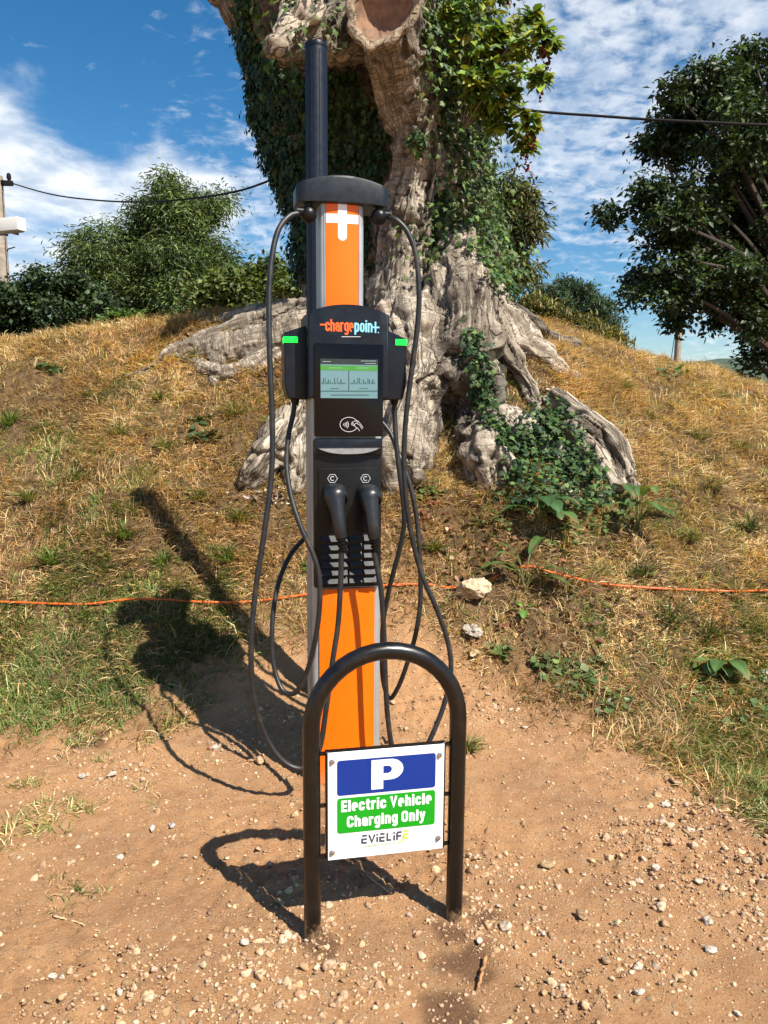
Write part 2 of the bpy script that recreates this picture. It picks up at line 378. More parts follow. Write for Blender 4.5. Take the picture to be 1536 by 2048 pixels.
def mat_leaf(name, rough=0.45, transl=0.25, spec=0.4, gain=1.0):
    """colour comes from each leaf's own colour attribute"""
    m, t, out = mat_new(name); c = t.add('ShaderNodeAttribute', attribute_name='Col').outputs['Color']
    if gain != 1.0: c = t.mix(1.0, c, (gain, gain, gain), 'MULTIPLY')
    p = t.add('ShaderNodeBsdfPrincipled', {'Base Color': c, 'Roughness': rough, 'Specular IOR Level': spec})
    tc = t.mix(1.0, c, (1.5, 1.45, 0.6), 'MULTIPLY')
    tr = t.add('ShaderNodeBsdfTranslucent', {'Color': tc})
    mx = t.add('ShaderNodeMixShader', {0: transl, 1: p.outputs[0], 2: tr.outputs[0]}); t.l.new(mx.outputs[0], out.inputs[0]); return m
def mat_stone():
    m, t, out = mat_new('stone'); c = t.add('ShaderNodeAttribute', attribute_name='Col').outputs['Color']
    co = t.add('ShaderNodeTexCoord').outputs['Object']; n = t.noise(co, 160, 5, 0.65)
    c = t.mix(t.ramp(n, 0.3, 0.72), t.mix(1.0, c, (0.72, 0.68, 0.62), 'MULTIPLY'), t.mix(1.0, c, (1.14, 1.12, 1.1), 'MULTIPLY'))
    p = t.add('ShaderNodeBsdfPrincipled', {'Base Color': c, 'Roughness': 0.85, 'Specular IOR Level': 0.25})
    b = t.add('ShaderNodeBump', {'Height': n, 'Strength': 0.4, 'Distance': 0.004}); t.l.new(b.outputs[0], p.inputs['Normal'])
    t.l.new(p.outputs[0], out.inputs[0]); return m
def mat_ground():
    m, t, out = mat_new('soil'); co = t.add('ShaderNodeTexCoord').outputs['Object']
    cov = t.add('ShaderNodeAttribute', attribute_name='cover').outputs['Fac']
    damp = t.add('ShaderNodeAttribute', attribute_name='damp').outputs['Fac']
    n1 = t.noise(co, 2.2, 6, 0.6); n2 = t.noise(co, 17, 6, 0.65); n3 = t.noise(co, 120, 5, 0.7)
    a = t.mix(t.ramp(n1, 0.35, 0.65), (0.43, 0.234, 0.115), (0.57, 0.312, 0.146))
    a = t.mix(t.math('MULTIPLY', t.ramp(n2, 0.50, 0.70), 0.6), a, (0.50, 0.345, 0.205))
    a = t.mix(t.math('MULTIPLY', t.ramp(n2, 0.46, 0.30), 0.45), a, (0.29, 0.155, 0.078))
    a = t.mix(t.math('MULTIPLY', t.ramp(n3, 0.52, 0.75), 0.6), a, (0.56, 0.42, 0.28))
    a = t.mix(t.math('MULTIPLY', t.ramp(n3, 0.48, 0.28), 0.55), a, (0.22, 0.122, 0.068))
    a = t.mix(t.math('MULTIPLY', damp, 0.75), a, (0.13, 0.07, 0.04))
    g = t.mix(t.ramp(n2, 0.35, 0.65), (0.085, 0.052, 0.026), (0.20, 0.125, 0.06))
    g = t.mix(t.math('MULTIPLY', t.ramp(n3, 0.5, 0.7), 0.5), g, (0.36, 0.26, 0.13))
    c = t.mix(cov, a, g)
    p = t.add('ShaderNodeBsdfPrincipled', {'Base Color': c, 'Roughness': 0.95, 'Specular IOR Level': 0.15})
    h = t.math('ADD', t.math('MULTIPLY', n3, 0.6), t.math('MULTIPLY', t.noise(co, 420, 4, 0.7), 0.4))
    b = t.add('ShaderNodeBump', {'Height': h, 'Strength': 1.0, 'Distance': 0.02}); t.l.new(b.outputs[0], p.inputs['Normal'])
    t.l.new(p.outputs[0], out.inputs[0]); return m
def mat_wood():
    """bark and bare wood; fx, fy, fu are coordinates across and along each limb, so grain and cracks follow it"""
    m, t, out = mat_new('weathered_wood'); at_ = lambda n: t.add('ShaderNodeAttribute', attribute_name=n).outputs
    c = at_('Col')['Color']; co = t.add('ShaderNodeTexCoord').outputs['Object']
    fx, fy, fu, cw = (at_(k)['Fac'] for k in ('fx', 'fy', 'fu', 'cw'))
    def flow(a, l): return t.add('ShaderNodeCombineXYZ', {0: t.math('MULTIPLY', fx, a), 1: t.math('MULTIPLY', fy, a), 2: t.math('MULTIPLY', fu, l)}).outputs[0]
    wob = t.noise(co, 5, 3, 0.6)
    def crease(v, lo, hi):                                   # thin lines where the noise passes its middle
        return t.ramp(t.math('ABSOLUTE', t.math('SUBTRACT', v, 0.5)), lo, hi, 1.0, 0.0)
    fib = t.noise(flow(34, 2.2), 1.0, 7, 0.72, 0.6); fib2 = t.noise(flow(90, 7), 1.0, 4, 0.7, 0.3)
    lc = crease(t.noise(flow(11, 0.9), 1.0, 5, 0.6, 0.8), 0.0, 0.032)
    lc = t.math('MULTIPLY', lc, t.math('SUBTRACT', 1.15, cw), clamp=True)
    xc = crease(t.noise(flow(3.2, 20), 1.0, 5, 0.62, 0.7), 0.0, 0.045)
    xc = t.math('MULTIPLY', xc, t.math('MULTIPLY', cw, 0.55), clamp=True)
    vo = t.add('ShaderNodeTexVoronoi', {'Vector': t.vmath('ADD', flow(6.5, 3.4), t.vmath('MULTIPLY', (1, 1, 1), (0, 0, 0))), 'Scale': 1.0, 'Randomness': 1.0}, feature='DISTANCE_TO_EDGE').outputs['Distance']
    vc = t.math('MULTIPLY', t.ramp(vo, 0.0, 0.05, 1.0, 0.0), t.ramp(wob, 0.52, 0.66))
    ck = t.math('MAXIMUM', t.math('MAXIMUM', t.math('MULTIPLY', lc, .9), xc), vc)
    c = t.mix(t.ramp(fib, 0.32, 0.68), t.mix(1.0, c, (0.66, 0.63, 0.59), 'MULTIPLY'), t.mix(1.0, c, (1.20, 1.18, 1.14), 'MULTIPLY'))
    c = t.mix(t.math('MULTIPLY', t.ramp(fib2, 0.45, 0.75), 0.4), c, t.mix(1.0, c, (0.62, 0.57, 0.52), 'MULTIPLY'))
    c = t.mix(t.math('MULTIPLY', ck, 0.72), c, (0.060, 0.045, 0.033))
    p = t.add('ShaderNodeBsdfPrincipled', {'Base Color': c, 'Roughness': 0.9, 'Specular IOR Level': 0.15})
    h = t.math('ADD', t.math('MULTIPLY', fib, 0.55), t.math('MULTIPLY', fib2, 0.25)); h = t.math('SUBTRACT', h, t.math('MULTIPLY', ck, 1.1))
    b = t.add('ShaderNodeBump', {'Height': h, 'Strength': 1.0, 'Distance': 0.020}); t.l.new(b.outputs[0], p.inputs['Normal'])
    t.l.new(p.outputs[0], out.inputs[0]); return m
M = {}
M['soil'] = mat_ground(); M['stone'] = mat_stone(); M['wood'] = mat_wood()
M['grass'] = mat_leaf('grass_blade', 0.6, 0.3, 0.25); M['ivy'] = mat_leaf('ivy_leaf', 0.55, 0.2, 0.3); M['leaf'] = mat_leaf('tree_leaf', 0.5, 0.22, 0.35); M['dock'] = mat_leaf('dock_leaf', 0.42, 0.25, 0.45)
M['twig'] = mat_simple('twig_bark', (0.16, 0.12, 0.085), 0.9, var=0.3, bump=0.4)
M['oakbark'] = mat_simple('dark_bark', (0.07, 0.055, 0.042), 0.92, var=0.3, bump=0.4)
M['orange'] = mat_simple('orange_panel', (0.84, 0.145, 0.002), 0.34, var=0.03, scale=6, spec=0.4, dust=0.05, splash=0.22)
M['alu'] = mat_simple('brushed_aluminium', (0.36, 0.39, 0.40), 0.42, 0.40, var=0.06, scale=12, dust=0.06, splash=0.25)
M['navy'] = mat_simple('dark_housing', (0.004, 0.0065, 0.0115), 0.38, var=0.15, scale=30, bump=0.08, bscale=900, dust=0.02, spec=0.32)
M['black'] = mat_simple('black_plastic', (0.0042, 0.0046, 0.005), 0.38, var=0.15, bump=0.06, bscale=800, dust=0.02, spec=0.3)
M['rubber'] = mat_simple('cable_rubber', (0.013, 0.014, 0.015), 0.46, var=0.25, scale=25, bump=0.1, bscale=500, dust=0.16)
M['coat'] = mat_simple('powder_coat', (0.0042, 0.0037, 0.0033), 0.30, var=0.2, scale=20, bump=0.1, bscale=900, dust=0.05, splash=0.12)
M['glass'] = mat_simple('black_glass', (0.004, 0.004, 0.005), 0.12, var=0.1, spec=0.22)
M['white'] = mat_simple('white_sheet', (0.80, 0.81, 0.82), 0.35, var=0.02, scale=8, dust=0.04)
M['ink_w'] = mat_simple('white_ink', (0.82, 0.83, 0.84), 0.45, var=0.02)
M['blue'] = mat_simple('blue_ink', (0.001, 0.027, 0.225), 0.4, var=0.04)
M['green'] = mat_simple('green_ink', (0.003, 0.29, 0.008), 0.4, var=0.04)
M['slate'] = mat_simple('slate_ink', (0.05, 0.06, 0.085), 0.5, var=0.04)
M['lime'] = mat_simple('lime_ink', (0.48, 0.62, 0.03), 0.5, var=0.04)
M['red_ink'] = mat_simple('orange_ink', (0.95, 0.12, 0.015), 0.45, var=0.03)
M['sky_ink'] = mat_simple('light_blue_ink', (0.22, 0.58, 0.74), 0.45, var=0.03)
M['grey_ink'] = mat_simple('grey_ink', (0.55, 0.56, 0.57), 0.5, var=0.04)
M['steel'] = mat_simple('bolt_steel', (0.55, 0.55, 0.55), 0.3, 1.0, var=0.1)
M['led'] = mat_simple('green_led', (0.0, 0.5, 0.05), 0.3, emit=(0.004, 0.80, 0.03), estr=1.0)
M['lcd'] = mat_simple('screen_panel', (0.08, 0.14, 0.155), 0.25, var=0.03, emit=(0.11, 0.21, 0.225), estr=0.42)
M['lcd_g'] = mat_simple('screen_green', (0.03, 0.12, 0.02), 0.25, emit=(0.04, 0.20, 0.02), estr=0.6)
M['lcd_d'] = mat_simple('screen_dark', (0.015, 0.018, 0.018), 0.2, emit=(0.02, 0.024, 0.024), estr=0.4)
M['lcd_t'] = mat_simple('screen_line', (0.02, 0.06, 0.05), 0.3, emit=(0.02, 0.05, 0.05), estr=0.3)
M['ext'] = mat_simple('orange_cable', (0.72, 0.125, 0.018), 0.45, var=0.15, scale=18, dust=0.12)
M['pole'] = mat_simple('old_pole_wood', (0.30, 0.25, 0.20), 0.9, var=0.25, scale=14, bump=0.5, bscale=60)
M['hill'] = mat_simple('far_woodland', (0.040, 0.062, 0.036), 0.95, var=0.4, scale=0.35, bump=0.5, bscale=0.5)
M['wire'] = mat_simple('wire_sheath', (0.012, 0.012, 0.013), 0.75, spec=.2)
M['cutface'] = mat_simple('cut_heartwood', (0.22, 0.125, 0.075), 0.9, var=0.35, scale=14, bump=0.8, bscale=35)

# ------------------------------------------------------------------ ground sheet
def build_ground():
    def grow(a, step, lim, f=1.35):
        o = [a]
        while abs(o[-1]) < lim: o.append(o[-1] + step); step *= f
        return o[1:]
    xr = np.concatenate([np.arange(0, 2.2, .014), np.arange(2.2, 6, .06), np.array([6] + grow(6, .15, 3000))]); xs = np.concatenate([-xr[:0:-1], xr])
    ys = np.concatenate([-np.array(grow(-1.3, -.4, 60))[::-1] * -1, np.arange(-1.3, 1.3, .15), np.arange(1.3, 4.9, .0135), np.arange(4.9, 9, .05), np.array([9] + grow(9, .12, 4000))])
    X, Y = np.meshgrid(xs, ys); Z = zt(X, Y)
    near = sstep(Y, 0.5, 1.4) * (1 - sstep(Y, 8, 11)) * (1 - sstep(np.abs(X), 4, 6))
    g = grassiness(X, Y)
    lump = (fbm2(X, Y, 9, 3, 3) - .5) * .045 + (fbm2(X, Y, 32, 3, 9) - .5) * .034 + (np.abs(fbm2(X, Y, 55, 2, 13) - .5)) * .045
    rough = (1 + .8 * g) * (0.45 + 0.9 * sstep(fbm2(X, Y, 1.6, 2, 77), .42, .62))
    Z = Z + lump * near * rough
    damp = np.zeros_like(X)
    for px, py, r in ((945, 1925, .10), (920, 1795, .06), (975, 1830, .06), (180, 1480, .14), (640, 1895, .06), (900, 1870, .06), (1050, 1080, .22), (900, 2035, .10)):
        h = ground_hit(px, py); q = np.hypot(X - h.x, (Y - h.y) * 1.1) + (fbm2(X, Y, 9, 3, 55) - .5) * r * 1.6
        damp = np.maximum(damp, 1 - sstep(q, r * .55, r * 1.05))
    n0, n1 = X.shape; idx = np.arange(n0 * n1).reshape(n0, n1)
    F = np.stack([idx[:-1, :-1], idx[:-1, 1:], idx[1:, 1:], idx[1:, :-1]], -1).reshape(-1, 4)
    o = mesh_np('ground', np.stack([X, Y, Z], -1).reshape(-1, 3), F, M['soil'], smooth=True, attrs={'cover': g.ravel(), 'damp': damp.ravel()})
    tag(o, kind='structure')
build_ground()

def build_hill():
    th = np.linspace(-1.2, 1.2, 160); rad = np.linspace(0, 1, 14); V = []
    for r in rad:
        for a in th:
            y = 260 + r * 90; x = 330 * math.tan(a) * 0.6 + 150
            h = 13 + 10 * math.exp(-((x - 205) / 70) ** 2) + 5 * math.sin(x * .017)
            V.append((x, y, h * math.sin(r * math.pi * .5) + 2.5 * float(vnoise(np.array([x * .12, r * 9, 0.3]), 4)) * r + 2.0 * float(vnoise(np.array([x * .4, r * 20, 0.3]), 6)) * r - 1))
    n1 = len(th); F = [(i * n1 + k, i * n1 + k + 1, (i + 1) * n1 + k + 1, (i + 1) * n1 + k) for i in range(len(rad) - 1) for k in range(n1 - 1)]
    tag(mesh_np('hill', np.array(V), np.array(F), M['hill'], smooth=True), kind='structure')
build_hill()

# ------------------------------------------------------------------ charging station
CH_YAW = R(12.0)
CH_FRONT = at(694, 1569, 2.896)
CH_ROOT = Vector((CH_FRONT.x - 0.10 * math.sin(CH_YAW), CH_FRONT.y + 0.10 * math.cos(CH_YAW), 0.0))
CH_MI = (Matrix.Translation(CH_ROOT) @ Matrix.Rotation(CH_YAW, 4, 'Z')).inverted()
def cl(px, py, yl):
    """point of the station's own plane y = yl seen at a photo pixel"""
    o = CH_MI @ Vector((0, 0, CAM_H)); d = CH_MI.to_3x3() @ pix_dir(px, py); k = (yl - o.y) / d.y; q = o + d * k
    return q.x, q.z
def cz(py, yl=-0.1): return cl(695, py, yl)[1]
def cl3(px, py, yl): x, z = cl(px, py, yl); return (x, yl, z)

def build_station():
    root = empty('charging_station', CH_ROOT, CH_YAW, 'tall orange and silver electric car charger with lit screen and two hanging cables', 'car charger')
    # pillar: silver extrusion with fluted sides
    bm = bmesh.new(); z_top = cz(640)
    def sect(w, d, flute):
        o = rrect(-w / 2, w / 2, -d / 2, d / 2, 0.022, 5); return o
    bm_prism(bm, sect(.272, .19, 0), -0.25, z_top, plane='xy')
    for s in (-1, 1):
        for yy in (-.045, -.015, .015, .045): bm_box(bm, s * .1355 - .003, s * .1355 + .003, yy - .006, yy + .006, -.2, z_top - .01, .0015, 1)
    from_bm('pillar', bm, M['alu'], root)
    # lower orange panel, bowed
    def bowed(x0, x1, z0, z1, y_mid, y_edge, back, n=12, arch=0.0):
        bm = bmesh.new(); cols = []
        for k in range(n + 1):
            t = k / n; x = x0 + (x1 - x0) * t; u = 2 * t - 1; y = y_mid + (y_edge - y_mid) * u * u; za = z1 + arch * (1 - u * u)
            cols.append([bm.verts.new(p) for p in ((x, y, z0), (x, y, za), (x, back, za), (x, back, z0))])
        for a, b in zip(cols, cols[1:]):
            for i in range(4): bm.faces.new((a[i], b[i], b[(i + 1) % 4], a[(i + 1) % 4]))
        bm.faces.new(cols[0]); bm.faces.new(cols[-1][::-1]); return bm
    from_bm('lower_panel', bowed(-.108, .108, -.05, cz(1176), -.112, -.103, -.09), M['orange'], root)
    # dark front housing between panel and head
    zA, zB = cz(1174, -.125), cz(880, -.125)
    bm = bmesh.new(); bm_prism(bm, rrect(-.128, .128, zA, zB, .006, 3), -.125, -.08, .004); front = from_bm('front_housing', bm, M['black'], root)
    # vent grille
    z0, z1 = cz(1168, -.127), cz(1068, -.127)
    bm = bmesh.new()
    nsl = 6
    for k in range(nsl):
        zc = z0 + (z1 - z0) * (k + .5) / nsl; h = (z1 - z0) / nsl
        for a, b in ((-.104, -.004), (.004, .052), (.060, .108)):
            v = [bm.verts.new(p) for p in ((a, -.141, zc - h * .30), (b, -.141, zc - h * .30), (b, -.1255, zc + h * .34), (a, -.1255, zc + h * .34), (a, -.1265, zc - h * .42), (b, -.1265, zc - h * .42))]
            bm.faces.new((v[0], v[1], v[2], v[3])); bm.faces.new((v[0], v[4], v[5], v[1])); bm.faces.new((v[0], v[3], v[4])); bm.faces.new((v[1], v[5], v[2])); bm.faces.new((v[3], v[2], v[5], v[4]))
    grille = from_bm('vent_grille', bm, mat_simple('grille_plastic', (0.024, 0.025, 0.027), 0.5, spec=.3), root, smooth=False)
    # holster panel: slightly proud plate
    bm = bmesh.new(); bm_prism(bm, rrect(-.112, .112, cz(1062, -.13), cz(936, -.13), .004, 3), -.131, -.1245, .0025); hol = from_bm('holster_panel', bm, M['black'], root)
    for px in (665, 731):                                            # hexagon C marks
        cx, cc = cl(px, 957, -.1315); bm = bmesh.new(); r = .0185
        hexa = [(cx + r * math.cos(R(60 * k)), cc + r * math.sin(R(60 * k)) * .93) for k in range(6)]
        bm_ribbon(bm, hexa, .0016, -.1322, .0008, True)
        arc = [(cx + .0075 * math.cos(R(a)), cc + .0075 * math.sin(R(a))) for a in range(45, 316, 15)]; bm_ribbon(bm, arc, .0022, -.1322, .0008)
        from_bm('socket_mark', bm, M['grey_ink'], hol, smooth=False)
    # flap above with silver lip
    bm = bmesh.new(); zf0, zf1 = cz(909, -.135), cz(877, -.135)
    bm_prism(bm, rrect(-.127, .127, zf0, zf1, .004, 3), -.140, -.12, .004); from_bm('flap', bm, M['navy'], root)
    bm = bmesh.new(); lipz0, lipz1 = cz(908, -.15), cz(896, -.15); out = []
    n = 16
    for k in range(n + 1):
        u = 2 * k / n - 1; out.append((u * .118, lipz1))
    for k in range(n, -1, -1):
        u = 2 * k / n - 1; out.append((u * .118, lipz1 - (lipz1 - lipz0) * (1 - abs(u) ** 2.6) - .0004))
    bm_prism(bm, out, -.150, -.139, .002, 1); from_bm('lip', bm, mat_simple('dull_lip', (.26, .27, .28), .45, .3), root)
    # head housing with arched top
    hb, hs, ht = cz(797, -.14), cz(628, -.14), cz(609, -.14); W = .150; out = [(-W, hb), (W, hb)]
    bm = bmesh.new()
    for k in range(17):
        u = 1 - 2 * k / 16; out.append((u * W, hs + (ht - hs) * (1 - abs(u) ** 2.2)))
    bm_prism(bm, out, -.142, .11, .012, 3)
    head = from_bm('head', bm, M['navy'], root)
    # lettering
    def tx(px, py): return cl(px, py, -.1435)
    (ax, az), (bx, bz) = tx(651, 662), tx(707, 640); zd = tx(700, 670)[1]
    drawn_text('lettering', 'charge', ax, bx, az - .0005, bz - az + .001, -.1428, M['red_ink'], head, .165, .07)
    (cx, _), (dx, _) = tx(709, 660), tx(745, 660)
    zmid = (az + bz) / 2 - .003
    drawn_text('lettering', 'poin', cx, dx, az - .0005, bz - az + .001, -.1428, M['sky_ink'], head, .165, .07)
    bm = bmesh.new(); x0 = tx(640, 650)[0]; bm_ribbon(bm, [(x0, zmid + .0045), (ax + .002, zmid + .0045)], .0055, -.1430); from_bm('lettering', bm, M['red_ink'], head, smooth=False)
    bm = bmesh.new(); x1, x2 = tx(742, 650)[0], tx(759, 650)[0]; xm = tx(751, 650)[0]
    bm_ribbon(bm, [(x1, zmid), (x2, zmid)], .0055, -.1430); bm_ribbon(bm, [(xm, bz - .004), (xm, az - .002)], .006, -.1432)
    bm_ribbon(bm, [(x2 - .006, az - .0005), (x2 - .002, az - .0005)], .004, -.1430); from_bm('lettering', bm, M['sky_ink'], head, smooth=False)
    bm = bmesh.new(); p0, p1 = tx(683, 673.5), tx(721, 673.5); bm_ribbon(bm, [p0, p1], .0022, -.1439); from_bm('caption_line', bm, M['grey_ink'], head, smooth=False)
    # glass bezel and screen
    yb = -.1475
    (gx0, gz1), (gx1, gz0) = cl(628, 686, yb), cl(768, 873, yb)
    bm = bmesh.new(); bm_prism(bm, rrect(-.128, .128, gz0, gz1, .005, 3), yb, -.12, .003); bez = from_bm('glass_bezel', bm, M['glass'], root)
    ys = yb - .0012
    def sx(px, py): return cl(px, py, ys)
    (a, t_), (b, u_) = sx(641, 717), sx(755, 797)
    scr = from_bm('screen', (lambda bm: (bm_prism(bm, [(a, u_), (b, u_), (b, t_), (a, t_)], ys, yb - .0002), bm)[1])(bmesh.new()), M['lcd'], bez, smooth=False)
    def bar(name, px0, py0, px1, py1, mat, off=.0008):
        (x0, zz1), (x1, zz0) = sx(px0, py0), sx(px1, py1); bm = bmesh.new(); bm_prism(bm, [(x0, zz0), (x1, zz0), (x1, zz1), (x0, zz1)], ys - off, ys - .0001)
        return from_bm(name, bm, mat, bez, smooth=False)
    bar('screen_header', 641, 717, 755, 730, M['lcd_d']); bar('screen_banner', 641, 730.5, 755, 742, M['lcd_g'])
    bm = bmesh.new()
    bm_ribbon(bm, [sx(697.5, 742), sx(697.5, 781)], .003, ys - .0012); bm_ribbon(bm, [sx(641, 782), sx(755, 782)], .0025, ys - .0015)
    rr = random.Random(3)
    for base in (644, 702):
        x = base
        while x < base + 48:
            h = rr.choice([1.5, 2.5, 4, 7, 12, 9, 3]); w = rr.uniform(1.2, 2.6); bm_ribbon(bm, [sx(x, 768), sx(x, 768 - h)], w * .0018, ys - .0009); x += w + rr.uniform(.6, 2.5)
        bm_ribbon(bm, [sx(base + 16, 777), sx(base + 34, 777)], .002, ys - .0009)
    bm_ribbon(bm, [sx(662, 790), sx(738, 790)], .0028, ys - .0009)
    from_bm('screen_graphics', bm, M['lcd_t'], bez, smooth=False)
    mt = mat_simple('screen_text', (.2, .26, .24), emit=(.10, .15, .14), estr=.6)
    for x0, x1, yy in ((657, 683, 736), (713, 738, 736), (645, 662, 723), (722, 752, 722), (730, 752, 727)):
        bm = bmesh.new(); bm_ribbon(bm, [sx(x0, yy), sx(x1, yy)], .0018, ys - .0016); from_bm('screen_text', bm, mt, bez, smooth=False)
    # contactless mark
    bm = bmesh.new(); c0 = sx(698, 849)
    ell = [(c0[0] + .0335 * math.cos(R(k)) , c0[1] + .0265 * math.sin(R(k))) for k in range(12, 342, 12)]
    bm_ribbon(bm, ell, .0017, ys - .0006)
    for r in (.007, .0135, .020, .0265):
        arc = [(c0[0] - .026 + r * math.cos(R(k)) * .9, c0[1] + r * math.sin(R(k)) * .8) for k in range(-38, 39, 8)]; bm_ribbon(bm, arc, .0019, ys - .0006 - r * .01)
    hand = [[(709, 842), (704, 845), (708, 849), (713, 846), (719, 850), (724, 858)], [(708, 849), (711, 854), (716, 857), (719, 862)], [(709, 842), (716, 842), (721, 848), (726, 856)], [(704, 845), (703, 849), (709, 852)]]
    for k, ln in enumerate(hand): bm_ribbon(bm, [sx(*q) for q in ln], .0016, ys - .0009 - .0002 * k)
    from_bm('contactless_mark', bm, M['grey_ink'], bez, smooth=False)
    # side modules with status lights
    for s, (xi, xo) in ((-1, (600, 569)), (1, (784, 813))):
        yf = -.075; zb = cz(797, yf); zti = cz(652, yf) + (0 if s < 0 else -.004); zto = cz(668, yf) - (0 if s < 0 else .012)
        x_in = s * .145; x_out = cl(xo, 740, yf)[0]
        o = [(x_in, zb - .006), (x_out - s * .012, zb - .002), (x_out, zb + .05), (x_out, zto), (x_in, zti)]
        if s > 0: o = o[::-1]
        bm = bmesh.new(); bm_prism(bm, o[::-1], yf, .075, .010, 3); mod = from_bm('side_module', bm, M['navy'], root)
        py = 672.5 if s < 0 else 678.5; z1 = cl(xo, py, yf)[1]; z0 = cl(xo, py + 12.5, yf)[1]; w = .050 if s < 0 else .044
        bm = bmesh.new(); xa, xb = sorted((x_out + s * .0012, x_out - s * w)); bm_box(bm, xa, xb, yf - .0012, yf + .06, z0, z1, .002, 2)
        from_bm('status_light', bm, M['led'], mod)
    # slim upper column and its orange panel
    yu = -.055; zu0, zu1 = ht - .06, cz(396, yu); uw = .0815
    bm = bmesh.new(); bm_prism(bm, rrect(-uw, uw, yu, .075, .014, 4), zu0, zu1, plane='xy')
    for s in (-1, 1):
        for yy in (-.03, -.012, .006): bm_box(bm, s * uw - .002, s * uw + .002, yy - .005, yy + .005, zu0, zu1 - .01, .001, 1)
        bm_box(bm, s * .064 - .0025, s * .064 + .0025, yu - .004, yu + .004, zu0, zu1 - .005, .001, 1)
    up = from_bm('upper_column', bm, M['alu'], root)
    upn = from_bm('upper_panel', bowed(-.060, .060, zu0, zu1 - .004, -.066, -.060, -.05), M['orange'], root)
    bm = bmesh.new(); yp = -.0668
    def up_(px, py): return cl(px, py, yp)
    xc = 0.0; zc1 = zu1 - .006; zb_ = up_(682, 481)[1]; r = .0165
    o = [(xc - r, zc1), (xc - r, zb_ + r)] + [(xc - r * math.cos(R(a)), zb_ + r - r * math.sin(R(a))) for a in range(15, 180, 15)] + [(xc + r, zb_ + r), (xc + r, zc1)]
    bm_prism(bm, o, yp, yp + .006)
    from_bm('plus_mark', bm, M['ink_w'], upn, smooth=False)
    za, zb2 = up_(682, 428)[1], up_(682, 446)[1]; from_bm('plus_mark', bowed(-.0597, .0597, zb2, za, -.0665, -.0608, -.055), M['ink_w'], upn)
    # cable arm on top: rounded cap with arched top
    bm = bmesh.new(); AW = .172; yf = -.086; zb, zs, zt_ = cz(405, yf), cz(368, yf), cz(350, yf)
    pl = [(x, y + (.014 * (x / AW) ** 2 if y < 0 else -.014 * (x / AW) ** 2)) for x, y in rrect(-AW, AW, -.086, .098, .034, 6)]
    fr_ = [(x * .94, -.086 + .014 * (x * .94 / AW) ** 2) for x in np.linspace(-.118, .118, 14)]; bk_ = [(-x, -y) for x, y in fr_]
    pl = pl[:14] + bk_[0:0] + pl[14:21] + fr_ + pl[21:28]; NP_ = len(pl)
    pl = [p for k, p in enumerate(pl) if k == 0 or math.hypot(p[0] - pl[k - 1][0], p[1] - pl[k - 1][1]) > 1e-4]; NP_ = len(pl)
    def ring(sc, dz, fz): return [bm.verts.new((x * sc, y * sc, fz(x) + dz)) for x, y in pl]
    fz_t = lambda x: zs + (zt_ - zs) * (1 - abs(x / AW) ** 2.0); fz_b = lambda x: zb - .004 * (abs(x / AW) ** 2)
    rs = [ring(.90, 0, fz_b), ring(.985, .002, fz_b), ring(1.0, .010, fz_b), ring(1.0, -.010, fz_t), ring(.985, -.003, fz_t), ring(.95, 0, fz_t), ring(.6, .002, fz_t)]
    for a, b in zip(rs, rs[1:]):
        for k in range(NP_): bm.faces.new((a[k], a[(k + 1) % NP_], b[(k + 1) % NP_], b[k]))
    bm.faces.new(rs[0][::-1]); bm.faces.new(rs[-1])
    arm = from_bm('cable_arm', bm, mat_simple('arm_plastic', (0.009, 0.0135, 0.020), 0.42, bump=.06, bscale=900, dust=.03, spec=.35), root)
    up.location.x = -.012; upn.location.x = -.012; arm.location.x = -.008
    # pivots
    yp = -.045
    balls = []
    for px, py in ((617, 429), (758, 434)):
        c = cl3(px, py, yp); bm = bmesh.new(); bmesh.ops.create_uvsphere(bm, u_segments=20, v_segments=12, radius=.031, matrix=Matrix.Translation(c))
        bm_tube(bm, [(c[0], c[1], c[2] + .02), (c[0], c[1], zb + .012)], .014, 12)
        s = -1 if px < 690 else 1
        bm_tube(bm, [(c[0] + s * .018, c[1] - .004, c[2] + .006), (c[0] + s * .044, c[1] - .008, c[2] + .008)], [.017, .0135], 14)
        from_bm('pivot_joint', bm, M['black'], root); balls.append(c)
    # cables: list of (px, py, depth in the station's own y)
    def cable(name, pts, rad=.0102, start=None):
        P = [cl3(*q) for q in pts]
        if start: P = [start] + P
        Q = spline(P, 10); V, F = tube_np(Q, rad, 12)
        bm = bmesh.new(); bm_tube(bm, Q, rad, 12); return from_bm(name, bm, M['rubber'], root, angle=60)
    def plug(cable_ob, px, py, hx, hy):
        """connector in its holster: round head, bent grip, ribbed sleeve"""
        y0 = -.128; hd = cl3(px, py - 12, y0); mid = cl3(px + 3, py + 2, -.185); lo = cl3(hx - 3, hy - 20, -.215); end = cl3(hx, hy, -.212)
        bm = bmesh.new()
        o = []
        for k in range(32):
            a = 2 * math.pi * k / 32; ca, sa = math.cos(a), math.sin(a); o.append((hd[0] + .047 * abs(ca) ** .7 * (1 if ca > 0 else -1), hd[2] - .006 + .040 * abs(sa) ** .7 * (1 if sa > 0 else -1)))
        tp = [(hd[0] + (q[0] - hd[0]) * .86, hd[2] - .006 + (q[1] - hd[2] + .006) * .86 - .006) for q in o]
        bm_prism(bm, tp, -.170, -.126, .009, 3, taper=o)
        Q = spline([(hd[0], -.150, hd[2] - .006), (hd[0] + .001, -.172, hd[2] - .012), mid, tuple((np.array(mid) + np.array(lo)) / 2 + np.array([0, -.006, 0])), lo, end], 7)
        tt = np.linspace(0, 1, len(Q)); rad = np.interp(tt, [0, .2, .34, .46, .60, .85, 1], [.041, .045, .044, .034, .0265, .024, .0205])
        bm_tube(bm, Q, rad, 18)
